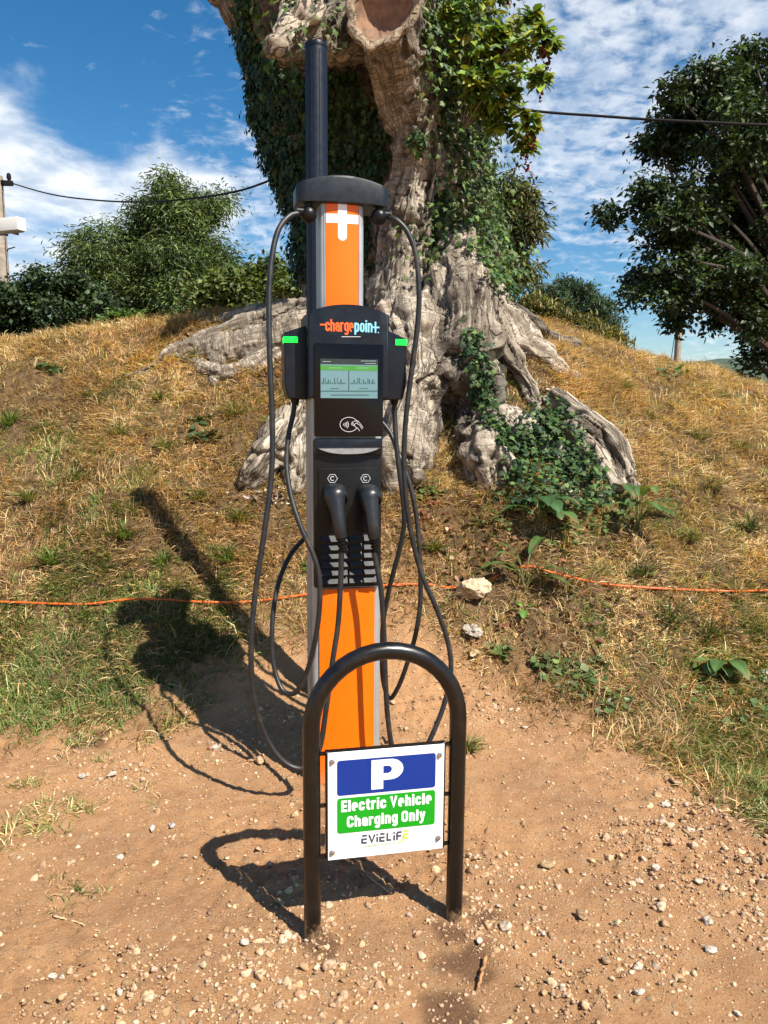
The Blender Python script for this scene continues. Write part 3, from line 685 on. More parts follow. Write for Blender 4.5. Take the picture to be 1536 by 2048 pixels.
        con = from_bm('connector', bm, mat_simple('plug_plastic', (0.012, 0.014, 0.017), 0.36, bump=.05, bscale=900, dust=.05), cable_ob, angle=50)
        bm = bmesh.new(); d = nrm(Q[-1] - Q[-3])
        for k in range(4):
            c = Q[-1] + d * (.002 + k * .0135); bm_tube(bm, [c, c + d * .002, c + d * .007, c + d * .009], [.013, .0195 - k * .001, .0195 - k * .001, .013], 16)
        bm_tube(bm, [Q[-1] - d * .004, Q[-1] + d * .062], [.0135, .0125], 14)
        from_bm('strain_relief', bm, M['black'], cable_ob, angle=40)
    L = [(600, 426, -.052), (578, 433, -.07), (556, 462, -.09), (543, 520, -.11), (538, 600, -.13), (539, 700, -.15), (543, 800, -.16), (545, 890, -.17), (541, 970, -.18), (527, 1075, -.19), (510, 1190, -.20), (502, 1300, -.21), (508, 1395, -.22), (530, 1470, -.23), (566, 1522, -.24), (606, 1536, -.25), (638, 1500, -.25), (652, 1420, -.24), (664, 1330, -.23), (676, 1250, -.22), (681, 1170, -.215), (683, 1105, -.213)]
    cab = cable('charging_cable', L); plug(cab, 668, 996, 682, 1074)
    Rt = [(777, 434, -.052), (795, 442, -.07), (816, 466, -.08), (832, 512, -.09), (838, 580, -.10), (836, 640, -.10), (827, 715, -.10), (817, 790, -.10), (810, 860, -.10), (808, 930, -.10), (812, 1000, -.10), (822, 1065, -.10), (835, 1120, -.10), (850, 1165, -.11), (875, 1222, -.12), (896, 1285, -.13), (902, 1340, -.14), (892, 1395, -.15), (875, 1445, -.16), (848, 1500, -.18), (815, 1530, -.20), (788, 1505, -.21), (776, 1440, -.22), (771, 1360, -.22), (768, 1270, -.22), (762, 1180, -.218), (752, 1125, -.215), (748, 1105, -.213)]
    cab = cable('charging_cable', Rt); plug(cab, 736, 998, 748, 1076)
    # feed cables from the side modules
    A = [(590, 796, 0.0), (586, 830, -.005), (577, 872, -.02), (573, 930, -.05), (582, 992, -.09), (602, 1055, -.13), (625, 1105, -.15), (638, 1150, -.16), (640, 1200, -.16), (634, 1260, -.15), (620, 1325, -.13), (600, 1374, -.10), (580, 1388, -.07), (560, 1372, -.04), (546, 1318, 0), (545, 1240, .03), (556, 1170, .07), (578, 1115, .12), (606, 1080, .16), (650, 1040, .17)]
    cable('feed_cable', A, .0098)
    B = [(789, 797, 0.0), (790, 845, -.005), (794, 903, -.02), (801, 960, -.03), (807, 1010, -.03), (808, 1050, -.02), (800, 1095, .0), (788, 1140, .03), (776, 1190, .07), (765, 1260, .12), (765, 1350, .13), (778, 1396, .10), (796, 1375, .05), (815, 1325, .0), (832, 1265, -.02), (841, 1200, -.02), (840, 1125, -.02), (835, 1050, -.01), (825, 990, 0), (812, 945, .02), (795, 903, .05), (778, 862, .10), (740, 820, .15)]
    cable('feed_cable', B, .0098)
    for px in (590, 789):
        c = np.array(cl3(px, 792, 0.0)); bm = bmesh.new(); bm_tube(bm, [c + [0, 0, .012], c + [0, 0, -.008], c + [0, -.001, -.035]], [.022, .019, .012], 14); from_bm('cable_gland', bm, M['black'], root)
    return root
build_station()

# black round post standing on its own behind the charger
def build_post():
    yb = 3.56; top = at(632, 92, yb); x = top.x; z0 = float(zt(x, yb)) - .25; r = .0485
    root = empty('steel_post', (x, yb, float(zt(x, yb))), 0, 'tall black round steel post standing behind the car charger', 'post')
    dz = float(zt(x, yb)); bm = bmesh.new(); P = [(0, 0, z0 - dz), (0, 0, top.z - dz - .02), (0, 0, top.z - dz - .008)]
    bm_tube(bm, P, [r, r, r * .99], 32)
    for a in (200, 250, 292, 330): bm_box(bm, r * math.cos(R(a)) - .0015, r * math.cos(R(a)) + .0015, r * math.sin(R(a)) - .0015, r * math.sin(R(a)) + .0015, z0 - dz, top.z - dz - .03)
    from_bm('tube', bm, mat_simple('post_paint', (0.006, 0.010, 0.019), 0.42, bump=.05, bscale=700, spec=.35), root)
    bm = bmesh.new(); h = top.z - dz; bm_tube(bm, [(0, 0, h - .012), (0, 0, h - .004), (0, 0, h + .006), (0, 0, h + .010)], [r * 1.03, r * 1.04, r * 1.0, r * .8], 32); from_bm('end_cap', bm, M['navy'], root)
build_post()

# ------------------------------------------------------------------ hoop with parking sign
def build_hoop():
    root = empty('sign_hoop', (0.010, 2.045, 0.0), R(11.3), 'black tubular steel hoop in front of the charger holding a white parking sign', 'hoop sign')
    r = .209; zc = .622; P = [(-r, 0, -.2), (-r, 0, 0), (-r, 0, .2), (-r, 0, zc * .75)]
    P += [(-r * math.cos(R(a)), 0, zc + r * math.sin(R(a))) for a in range(0, 181, 9)] + [(r, 0, zc * .75), (r, 0, .2), (r, 0, -.02), (r, 0, -.2)]
    bm = bmesh.new(); bm_tube(bm, P, .0243, 24); from_bm('hoop', bm, M['coat'], root, angle=60)
    z0, z1, sw = .236, .5526, .166
    bm = bmesh.new()
    for s in (-1, 1):
        xa, xb = sorted((s * .1625, s * .1715)); bm_box(bm, xa, xb, -.010, .008, z0 - .002, z1 + .002, .001, 1)
        for zz in (z0 + .006, (z0 + z1) / 2, z1 - .006):
            xa, xb = sorted((s * .1716, s * .192)); bm_box(bm, xa, xb, -.004, .004, zz - .0045, zz + .0045)
    for zz in (z0 + .004, z1 - .004): bm_box(bm, -.1624, .1624, -.008, .006, zz - .006, zz + .006)
    from_bm('sign_frame', bm, M['coat'], root, smooth=False)
    yf = -.0145
    bm = bmesh.new(); bm_box(bm, -sw, sw, yf, -.0105, z0, z1, .0008, 1); sp = from_bm('sign_plate', bm, M['white'], root, smooth=False)
    H = z1 - z0
    def q(u, v): return (-sw + 2 * sw * u, z0 + H * v)
    def panel(name, u0, u1, v0, v1, mat):
        (a, b), (c, d) = q(u0, v0), q(u1, v1); bm = bmesh.new(); bm_prism(bm, rrect(a, c, b, d, .008, 5), yf - .0008, yf + .0005); return from_bm(name, bm, mat, sp, smooth=False)
    panel('blue_panel', .078, .925, .600, .925, M['blue']); panel('green_panel', .078, .925, .245, .575, M['green'])
    yt = yf - .0013
    def txt(s, u0, u1, v0, v1, mat, bold, **k):
        (a, b), (c, d) = q(u0, v0), q(u1, v1); return text_part('lettering', s, a, c, b, d, yt, mat, sp, bold=bold, **k)
    # the P as a heavy drawn letter
    (a, b), (c, d) = q(.368, .632), q(.642, .905); bm = bmesh.new(); w = (c - a); h = d - b
    def arc(cx, cz_, rx, rz, a0, a1, n=12): return [(cx + rx * math.cos(R(a0 + (a1 - a0) * k / n)), cz_ + rz * math.sin(R(a0 + (a1 - a0) * k / n))) for k in range(n + 1)]
    outer = [(a, b), (a + .37 * w, b), (a + .37 * w, b + .30 * h)] + arc(a + .60 * w, b + .65 * h, .40 * w, .35 * h, -90, 90) + [(a, d)]
    inner = [(a + .37 * w, b + .52 * h)] + arc(a + .50 * w, b + .65 * h, .14 * w, .13 * h, -90, 90) + [(a + .37 * w, b + .78 * h)]
    # build as strip between the bowl and its counter plus the stem
    ob = arc(a + .60 * w, b + .65 * h, .40 * w, .35 * h, -90, 90); ib = arc(a + .50 * w, b + .65 * h, .14 * w, .13 * h, -90, 90)
    ob = [(a + .37 * w, b + .30 * h)] + ob + [(a + .37 * w, d)]; ib = [(a + .37 * w, b + .52 * h)] + ib + [(a + .37 * w, b + .78 * h)]
    vo = [bm.verts.new((x, yt, z)) for x, z in ob]; vi = [bm.verts.new((x, yt, z)) for x, z in ib]
    for k in range(len(vo) - 1): bm.faces.new((vo[k], vo[k + 1], vi[k + 1], vi[k]))
    st = [bm.verts.new((x, yt, z)) for x, z in ((a, b), (a + .37 * w, b), (a + .37 * w, d), (a, d))]; bm.faces.new(st)
    rr = bmesh.ops.extrude_face_region(bm, geom=bm.faces[:])
    for v in [g for g in rr['geom'] if isinstance(g, bmesh.types.BMVert)]: v.co.y += .0012
    from_bm('lettering', bm, M['ink_w'], sp, smooth=False)
    for wd, u0, u1, v0, cp in (('Electric', .112, .497, .447, .106), ('Vehicle', .530, .892, .447, .106), ('Charging', .160, .597, .298, .104), ('Only', .630, .840, .298, .104)):
        (a, b), (c, _) = q(u0, v0), q(u1, v0); drawn_text('lettering', wd, a, c, b, cp * H, yt, M['ink_w'], sp)
    # stencil-cut wordmark
    u0, u1, v0, v1 = .285, .715, .130, .210
    (xa, za), (xb, zb) = q(u0, v0), q(u1, v1); cw = (xb - xa) / 8; ch = zb - za
    G = {'E': [[(.12, .92), (.85, .92)], [(.3, .5), (.85, .5)], [(.12, .62), (.12, .12), (.2, .08), (.85, .08)]],
         'V': [[(.05, .95), (.5, .1), (.95, .95)]], 'i': [[(.5, 0), (.5, .62)], [(.5, .80), (.5, .97)]],
         'L': [[(.15, .95), (.15, .1), (.85, .1)]], 'F': [[(.12, 0), (.12, .80), (.22, .92), (.9, .92)], [(.3, .48), (.85, .48)]]}
    x = 0.0; bm = bmesh.new(); bg = bmesh.new(); k = 0
    for ch_, wd, tgt in (('E', 1.2, 0), ('V', 1.15, 0), ('i', .55, 0), ('E', 1.15, 0), ('L', 1.05, 0), ('i', .55, 0), ('F', 1.1, 0), ('E', 1.15, 1)):
        for ln in G[ch_]:
            k += 1; lift = .07 * ch if tgt else 0
            bm_ribbon((bg if tgt else bm), [(xa + (x + px * (wd - .16)) * cw, za + pz * ch + lift) for px, pz in ln], .0048, yt - .0001 * (k % 5))
        x += wd
    from_bm('wordmark', bm, M['slate'], sp, smooth=False)
    bm_ribbon(bg, [(xa + 6.95 * cw, za + .45 * ch), (xa + 6.75 * cw, za + .45 * ch), (xa + 6.75 * cw, za - .18 * ch), (xa + 5.9 * cw, za - .30 * ch)], .002, yt - .0006)
    from_bm('wordmark', bg, M['lime'], sp, smooth=False)
    txt('CHARGING MADE EASY', .285, .59, .092, .112, mat_simple('pale_green_ink', (.45, .62, .30), .5), .0)
    for u, v in ((.035, .92), (.957, .90), (.035, .072), (.957, .105)):
        x, z = q(u, v); bm = bmesh.new()
        bmesh.ops.create_cone(bm, cap_ends=True, segments=14, radius1=.0085, radius2=.0078, depth=.002, matrix=Matrix.Translation((x, yf - .001, z)) @ Matrix.Rotation(R(90), 4, 'X'))
        bmesh.ops.create_cone(bm, cap_ends=True, segments=6, radius1=.0058, radius2=.0050, depth=.005, matrix=Matrix.Translation((x, yf - .0042, z)) @ Matrix.Rotation(R(90), 4, 'X'))
        from_bm('bolt', bm, M['steel'], sp, smooth=False)
build_hoop()

# ------------------------------------------------------------------ old tree: strokes -> voxel skin -> carved bark
def in_poly(x, y, poly):
    P = np.asarray(poly, float); r = np.zeros(np.shape(x), bool); n = len(P)
    for i in range(n):
        x1, y1 = P[i]; x2, y2 = P[i - 1]
        c = ((y1 > y) != (y2 > y)) & (x < (x2 - x1) * (y - y1) / (y2 - y1 + 1e-12) + x1); r ^= c
    return r
class Strokes:
    def __init__(s): s.items = []
    def add(s, pts, long=1.0, cross=0.3, pale=0.5, ground=False, sink=0.3):
        P, Rr = [], []
        for q in pts:
            px, py, d, r = q
            if ground:
                h = ground_hit(px, py); rad = r * mpp(h.y, h.z); h.z += rad * (0.55 - sink)
                if d: h.y += d
                P.append(h)
            else:
                p = at(px, py, d); rad = r * mpp(d, p.z); P.append(p)
            Rr.append(rad)
        s.items.append((np.array([tuple(p) for p in P]), np.array(Rr), long, cross, pale)); return s
    def build(s, name, parent, voxel, seed, carve=(), amp=1.0, col=None):
        bm = bmesh.new(); C, T, U, A, B, Rd, W = [], [], [], [], [], [], []; SI = []
        base = bmesh.new(); bmesh.ops.create_icosphere(base, subdivisions=2, radius=1.0)
        bv = np.array([v.co[:] for v in base.verts]); bf = [[v.index for v in f.verts] for f in base.faces]; base.free()
        allV, allF, off = [], [], 0; ph = 0
        for P, Rr, lg, cr, pale in s.items:
            ph += 3.7
            if len(P) == 1: Q = P; q = Rr
            else:
                Q4 = spline([np.append(p, r) for p, r in zip(P, Rr)], 12); Q, q = Q4[:, :3], np.maximum(Q4[:, 3], .01)
            # resample by arc length
            if len(Q) > 1:
                sl = np.concatenate([[0], np.cumsum(np.linalg.norm(np.diff(Q, axis=0), axis=1))]); n = max(2, int(sl[-1] / (0.3 * q.mean())) + 1)
                u = np.linspace(0, sl[-1], n); Q = np.stack([np.interp(u, sl, Q[:, k]) for k in range(3)], 1); q = np.interp(u, sl, q); t = nrm(np.gradient(Q, axis=0))
            else: u = np.zeros(1); t = np.array([[0, 0, 1.0]])
            ref = np.array([0.2, -1, 0.1]); a = nrm(np.cross(t, ref)); b = np.cross(t, a)
            for i in range(len(Q)):
                jit = 1 + 0.10 * (vnoise(bv * 1.7 + Q[i] * 2.3 + seed, seed) - .5)
                allV.append(bv * (q[i] * jit)[:, None] + Q[i]); allF += [[k + off for k in f] for f in bf]; off += len(bv)
                C.append(Q[i]); T.append(t[i]); U.append(u[i] + ph); A.append(a[i]); B.append(b[i]); Rd.append(q[i]); W.append((lg, cr, pale)); SI.append(ph)
        me = bpy.data.meshes.new('skin'); me.from_pydata(np.concatenate(allV).tolist(), [], allF)
        o = bpy.data.objects.new('skin', me); COL.objects.link(o)
        rm = o.modifiers.new('r', 'REMESH'); rm.mode = 'VOXEL'; rm.voxel_size = voxel
        sm = o.modifiers.new('s', 'SMOOTH'); sm.factor = .5; sm.iterations = 4
        dg = bpy.context.evaluated_depsgraph_get(); m2 = bpy.data.meshes.new_from_object(o.evaluated_get(dg)); bpy.data.objects.remove(o); bpy.data.meshes.remove(me)
        n = len(m2.vertices); V = np.empty(n * 3, np.float32); m2.vertices.foreach_get('co', V); V = V.reshape(-1, 3).astype(float)
        F = np.array([list(p.vertices) for p in m2.polygons if len(p.vertices) == 4]); bpy.data.meshes.remove(m2)
        for c, r, depth in carve:
            d = np.linalg.norm((V - np.array(c)) * np.array([1, .8, .75]), axis=1); k = np.clip(1 - d / r, 0, 1); k = k * k * (3 - 2 * k); V[:, 1] += depth * k
        def normals(V):
            fn = np.cross(V[F[:, 2]] - V[F[:, 0]], V[F[:, 3]] - V[F[:, 1]]); N = np.zeros_like(V)
            for k in range(4): np.add.at(N, F[:, k], fn)
            return nrm(N)
        N = normals(V)
        C, T, U, A, B, Rd, W = map(np.array, (C, T, U, A, B, Rd, W))
        idx = np.empty(n, int); u, ca, cb = np.empty(n), np.empty(n), np.empty(n); SI = np.array(SI)
        for i in range(0, n, 3000):                              # smooth limb coordinates: blend the nearest samples of the nearest limb
            D = V[i:i + 3000, None] - C[None]; d = np.linalg.norm(D, axis=2) - Rd[None]; k = d.argmin(1); idx[i:i + 3000] = k
            w = np.exp(-np.minimum(((d - d.min(1)[:, None]) / (.28 * Rd[None] + .01)) ** 2, 60)) * (SI[None] == SI[k][:, None]); w = w / w.sum(1)[:, None]
            u[i:i + 3000] = np.sum(w * (U[None] + np.einsum('ijk,jk->ij', D, T)), 1); ca[i:i + 3000] = np.sum(w * np.einsum('ijk,jk->ij', D, A), 1); cb[i:i + 3000] = np.sum(w * np.einsum('ijk,jk->ij', D, B), 1)
        lg, cr, pale = W[idx].T
        warp = fbm(V * 3.0, 3, seed + 50) - .5
        q1 = np.stack([ca + warp * .08, cb + warp * .08, u * .07], 1)
        def crease(p, oct, sd): v = fbm(p, oct, sd); return np.abs(v - .5) * 2
        groove = np.clip(1 - crease(q1 * 18, 3, seed + 1) * 4.2, 0, 1)
        fine = np.clip(1 - crease(q1 * 42, 2, seed + 2) * 2.6, 0, 1)
        q2 = np.stack([ca * .16 + warp * .05, cb * .16, u + warp * .10], 1)
        crack = np.clip(1 - crease(q2 * 21, 3, seed + 3) * 4.2, 0, 1) * sstep(fbm(V * 4, 2, seed + 8), .38, .58)
        plate = np.clip(1 - crease(np.stack([ca * 6, cb * 6, u * 3.2], 1) + warp[:, None] * 1.6, 3, seed + 4) * 9, 0, 1) * sstep(fbm(V * 2.6 + 5, 2, seed + 31), .42, .58)
        lumps = fbm(V * 3.2, 3, seed + 5) - .5; l2 = fbm(V * 9, 3, seed + 6) - .5
        flute = fbm(np.stack([ca * 5.5, cb * 5.5, u * .7], 1) + warp[:, None], 3, seed + 21) - .5; knob = sstep(fbm(V * 4.2 + 9, 2, seed + 23), .60, .78)
        disp = lumps * .12 + l2 * .016 + flute * .13 * lg + knob * .05 - groove * .015 * lg - fine * .008 * lg - crack * .012 * cr - plate * .045 + (fbm(V * 45, 2, seed + 7) - .5) * .006
        V = V + N * (disp * amp)[:, None]
        # colour: grey outer bark, paler barkless wood in long streaks
        st = fbm(np.stack([ca * 3, cb * 3, u * .5], 1), 3, seed + 11); s2 = fbm(q1 * 24, 3, seed + 12)
        k = sstep(st * .7 + s2 * .3 + (pale - .5) * .5, .40, .60)[:, None]
        c0 = np.array([0.18, 0.162, 0.142]); c1 = np.array([0.49, 0.43, 0.355]); c2 = np.array([.29, .245, .195])
        cc = c0 * (1 - k) + c1 * k; j = sstep(fbm(V * 2.4, 3, seed + 14), .55, .72)[:, None] * .45; cc = cc * (1 - j) + c2 * j
        g = np.clip(groove * lg * .55 + fine * lg * .35 + crack * cr * .8 + plate * 1.3, 0, 1)[:, None]; cc = cc * (1 - .7 * g) + np.array([.10, .08, .06]) * .7 * g
        if col is not None: cc = cc * np.array(col)
        ob = mesh_np(name, V, F, M['wood'], parent, color=cc, smooth=True, attrs={'fx': ca + warp * .05, 'fy': cb + warp * .05, 'fu': u, 'cw': cr})
        return ob, V, normals(V)

TREE = empty('old_tree', (0, 0, 0), 0, 'massive old pollarded tree trunk with pale weathered wood and cut branch stumps', 'tree')
S = Strokes()
S.add([(820, 780, 6.7, 110), (800, 640, 7.0, 190), (788, 480, 7.0, 202), (768, 320, 7.0, 212), (742, 160, 6.97, 246), (704, 0, 6.95, 262), (664, -160, 6.9, 288), (640, -320, 6.9, 300)], .8, .3, .3)
S.add([(798, 700, 5.78, 64), (795, 600, 5.75, 58), (800, 500, 5.85, 54), (815, 400, 5.9, 49), (832, 310, 5.9, 48), (835, 240, 5.9, 52), (815, 160, 5.85, 66), (800, 90, 5.75, 74), (775, 20, 5.6, 74)], .75, .55, .7)
S.add([(830, 640, 6.2, 90), (835, 480, 6.35, 80), (840, 320, 6.35, 80), (815, 150, 6.3, 100), (790, 30, 6.1, 100)], .7, .4, .5)
S.add([(876, 235, 5.88, 17), (874, 320, 5.82, 22), (860, 400, 5.82, 19), (852, 480, 5.80, 17), (846, 560, 5.72, 15), (840, 640, 5.5, 13)], 1.2, .2, .95)
S.add([(720, 40, 6.0, 90), (640, 75, 5.7, 58), (590, 95, 5.5, 40)], .8, .2, .4)
S.add([(610, 20, 5.6, 42), (580, 60, 5.4, 34), (548, 92, 5.25, 20)], 1.2, .1, .75)
S.add([(843, 108, 5.35, 15)], .5, .2, 1.0)
S.add([(912, 498, 5.78, 34), (916, 560, 5.66, 54), (925, 620, 5.52, 72), (925, 690, 5.38, 76)], 1.2, .3, .6)
S.add([(955, 530, 5.75, 26), (985, 615, 5.58, 36), (1028, 668, 5.46, 31), (1070, 708, 5.47, 26), (1122, 738, 5.50, 17), (1152, 754, 5.52, 8)], 1.3, .2, .7)
S.add([(990, 590, 5.9, 26), (1040, 640, 5.88, 30), (1085, 672, 6.18, 24), (1132, 690, 6.36, 17), (1165, 702, 6.42, 8)], 1.0, .3, .6)
S.add([(955, 590, 5.78, 46), (1005, 655, 5.68, 50), (1058, 700, 5.66, 36), (1100, 728, 5.62, 20)], .8, .3, .8)
S.add([(925, 630, 5.4, 40), (958, 700, 5.25, 26), (985, 762, 5.30, 21), (1012, 802, 5.26, 15), (1030, 835, 5.16, 8)], 1.3, .1, .8)
S.add([(985, 640, 5.42, 32), (1028, 715, 5.36, 27), (1062, 775, 5.27, 22), (1090, 835, 5.12, 15), (1106, 865, 5.08, 8)], 1.3, .1, .75)
S.add([(815, 650, 5.5, 66), (830, 715, 5.25, 66), (838, 785, 5.05, 60), (832, 850, 4.92, 62), (818, 920, 4.85, 58), (812, 985, 4.82, 40)], .8, .4, .85)
S.add([(770, 760, 5.3, 60), (765, 860, 5.1, 60), (770, 960, 4.95, 55)], .8, .4, .6)
S.add([(958, 850, 4.98, 42), (965, 910, 4.82, 50), (985, 962, 4.77, 40)], .5, .4, .5)
S.add([(1012, 936, 4.74, 27)], .6, .3, .7); S.add([(836, 952, 4.70, 24)], .3, .6, .6); S.add([(905, 968, 4.8, 17)], .3, .3, .7); S.add([(792, 990, 4.78, 22)], .3, .3, .7)
S.add([(905, 690, 5.18, 30)], .3, .8, .1); S.add([(872, 742, 5.12, 40), (850, 700, 5.18, 36)], .3, .8, .35); S.add([(945, 735, 5.12, 26)], .3, .6, .2)
S.add([(880, 720, 5.55, 110), (900, 820, 5.4, 118), (925, 930, 5.3, 110)], .6, .3, .3)
S.add([(690, 650, 6.45, 85), (630, 645, 6.6, 52)], .8, .4, .5)
S.add([(1030, 850, 5.05, 36), (1095, 900, 4.97, 36), (1150, 955, 4.88, 24)], .8, .2, .4)
carve = [(at(935, 640, 5.35), .10, .16), (at(880, 660, 5.3), .10, .14), (at(985, 700, 5.3), .08, .12), (at(845, 830, 4.9), .07, .10), (at(800, 740, 5.1), .08, .10), (at(870, 900, 4.9), .14, .22), (at(893, 850, 4.95), .34, .34), (at(905, 930, 4.9), .24, .25), (at(930, 592, 5.5), .12, .22), (at(812, 950, 4.75), .09, .10), (at(860, 800, 4.95), .12, .12), (at(700, 500, 5.9), .5, .25), (at(690, 300, 5.9), .6, .3), (at(862, 300, 5.5), .07, .12)]
trunk, TV, TN = S.build('trunk', TREE, .0155, 3, carve)
print('trunk verts', len(TV))
Lr = Strokes()
Lr.add([(650, 640, 0, 40), (585, 634, 0, 30), (540, 648, 0, 28), (480, 664, 0, 26), (410, 684, 0, 22), (350, 704, 0, 19), (300, 738, 0, 14), (245, 758, 0, 9)], .9, .8, .75, True, .24)
Lr.add([(650, 668, 0, 58), (575, 680, 0, 54), (505, 692, 0, 46), (440, 706, 0, 34), (380, 716, 0, 18)], .7, .9, .9, True, .60)
Lr.add([(640, 690, 0, 30), (565, 705, 0, 24), (500, 738, 0, 22), (445, 752, 0, 20), (400, 735, 0, 14), (350, 712, 0, 13)], .9, .8, .8, True, .26)
Lr.add([(620, 660, 0, 30), (540, 680, 0, 20), (490, 700, 0, 14), (450, 700, 0, 11)], .9, .6, .7, True, .4)
Lr.add([(600, 640, 0, 26), (520, 632, 0, 18), (450, 642, 0, 12)], .9, .8, .7, True, .4)
Lr.add([(600, 720, 0, 24), (560, 760, 0, 17), (520, 778, 0, 12)], .9, .6, .6, True, .4)
Lr.add([(420, 700, 0, 13), (436, 735, 0, 13), (428, 768, 0, 9)], .9, .5, .6, True, .4)
r1, RV1, RN1 = Lr.build('root', TREE, .012, 11, amp=.75)
Rr_ = Strokes()
Rr_.add([(1110, 815, .02, 22), (1165, 858, -.03, 28), (1208, 900, -.05, 32), (1240, 945, -.03, 27), (1264, 985, .02, 14)], 1.4, .1, .98, True, -.15)
Rr_.add([(1150, 880, 0, 22), (1190, 930, 0, 26), (1232, 975, 0, 18)], 1.4, .1, .8, True, .15)
r2, RV2, RN2 = Rr_.build('root', TREE, .010, 15, amp=.6)
Sl = Strokes()
Sl.add([(596, 830, -.02, 24), (578, 880, -.06, 36), (548, 925, -.08, 42), (515, 965, -.05, 32), (490, 985, 0, 16)], 1.5, .2, .95, True, -.1)
Sl.add([(608, 880, 0, 30), (600, 940, -.03, 36), (590, 985, 0, 20)], 1.2, .3, .55, True, 0)
r3, RV3, RN3 = Sl.build('root_stump', TREE, .010, 19, amp=.6)
r3['label'] = 'pale twisted root stump left of the charger'

def cut_branch(c, axis, rad, name='cut_branch'):
    """sawn limb: bark sleeve, swollen pale rim, sunken brown face"""
    ax = Vector(axis).normalized(); q = Vector((0, 0, 1)).rotation_difference(ax).to_matrix(); n = 72
    prof = [(-.55, .92), (-.30, .97), (-.12, 1.05), (-.04, 1.12), (.02, 1.10), (.05, 1.02), (.03, .92), (-.02, .86), (-.06, .82)]; V, Cc = [], []
    for i, (h, r) in enumerate(prof):
        for k in range(n):
            a = 2 * math.pi * k / n; w = 1 + .09 * math.sin(2 * a + 1) + .03 * math.sin(3 * a + 2) + .012 * math.sin(9 * a + i * .3); p = np.array([math.cos(a) * r * rad * w, math.sin(a) * r * rad * w * 1.12, h * rad])
            p = p + (float(vnoise(np.array([math.cos(a) * 4, math.sin(a) * 4, h * 5]), 5)) - .5) * .035 * np.array([math.cos(a), math.sin(a), .6]); V.append(np.array(c) + np.array(q @ Vector(p)))
            m = 1 if 2 <= i <= 7 else 0; f = float(fbm(np.array([a * 3, h * 20, 1.0]), 3, 9)); Cc.append(np.array([.42, .34, .25]) * (0.6 + .6 * f) if m else np.array([.2, .16, .125]) * (.7 + .6 * f))
    F = [(i * n + k, i * n + (k + 1) % n, (i + 1) * n + (k + 1) % n, (i + 1) * n + k) for i in range(len(prof) - 1) for k in range(n)]
    V = np.array(V); d_ = V - np.array(c); e1 = np.array(q @ Vector((1, 0, 0))); e2 = np.array(q @ Vector((0, 1, 0)))
    mesh_np(name, V, np.array(F), M['wood'], TREE, color=np.array(Cc), smooth=True, attrs={'fx': d_ @ e1, 'fy': d_ @ e2, 'fu': d_ @ np.array(ax), 'cw': np.full(len(V), .25)})
    V = []; rings = 22
    for i in range(rings + 1):
        r = i / rings * .88
        for k in range(n):
            a = 2 * math.pi * k / n; w = 1 + .09 * math.sin(2 * a + 1) + .03 * math.sin(3 * a + 2); x, y = math.cos(a) * r * rad * w, math.sin(a) * r * rad * w * 1.12
            h = -.50 + .45 * (r / .88) ** 3 + (float(fbm(np.array([x * 34, y * 7, 2.0]), 3, 8)) - .5) * .20; V.append(np.array(c) + np.array(q @ Vector((x, y, h * rad))))
    F = [(i * n + k, i * n + (k + 1) % n, (i + 1) * n + (k + 1) % n, (i + 1) * n + k) for i in range(rings) for k in range(n)]
    mesh_np('cut_face', np.array(V), np.array(F), M['cutface'], TREE, smooth=True)
cut_branch(at(762, 14, 5.25), (-.16, -.90, -.02), .205)

# ------------------------------------------------------------------ leaves
def leaf_ivy():
    half = [(.10, .10), (.34, .16), (.30, -.10), (.56, -.20), (.30, -.42), (.16, -.66)]
    pts = [(0, 0.02)] + half + [(0, -1.0)] + [(-x, y) for x, y in half[::-1]]
    V = [(0, -.32, .07)] + [(x, y, -.10 * abs(x) - .10 * max(0, -y - .4)) for x, y in pts]; n = len(pts)
    return np.array(V), np.array([(0, 1 + (k + 1) % n, 1 + k) for k in range(n)])
def leaf_plain(w=.42, fold=.10, droop=.15):
    V = [(0, 0, 0), (w * .8, -.3, fold), (w * .7, -.65, fold - droop * .4), (0, -1, -droop), (-w * .7, -.65, fold - droop * .4), (-w * .8, -.3, fold), (0, -.5, -.02)]
    return np.array(V), np.array([(6, 1, 0), (6, 2, 1), (6, 3, 2), (6, 4, 3), (6, 5, 4), (6, 0, 5)])
def leaf_small(w=.5):
    V = [(0, 0, 0), (w / 2, -.45, .10), (0, -1, -.05), (-w / 2, -.45, .10)]; return np.array(V), np.array([(0, 2, 1), (0, 3, 2)])
def palette(cols, n, var=.25):
    c = np.array(cols)[RNG.integers(0, len(cols), n)]; return np.clip(c * (1 + RNG.normal(0, var, (n, 1))) * (1 + RNG.normal(0, .06, (n, 3))), .003, 1)
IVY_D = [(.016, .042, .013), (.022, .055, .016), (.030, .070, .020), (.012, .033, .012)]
IVY_L = [(.035, .080, .020), (.065, .115, .028), (.095, .15, .036), (.025, .058, .016), (.14, .18, .05)]  # paler, yellower ivy: sunlight put into the leaf colour
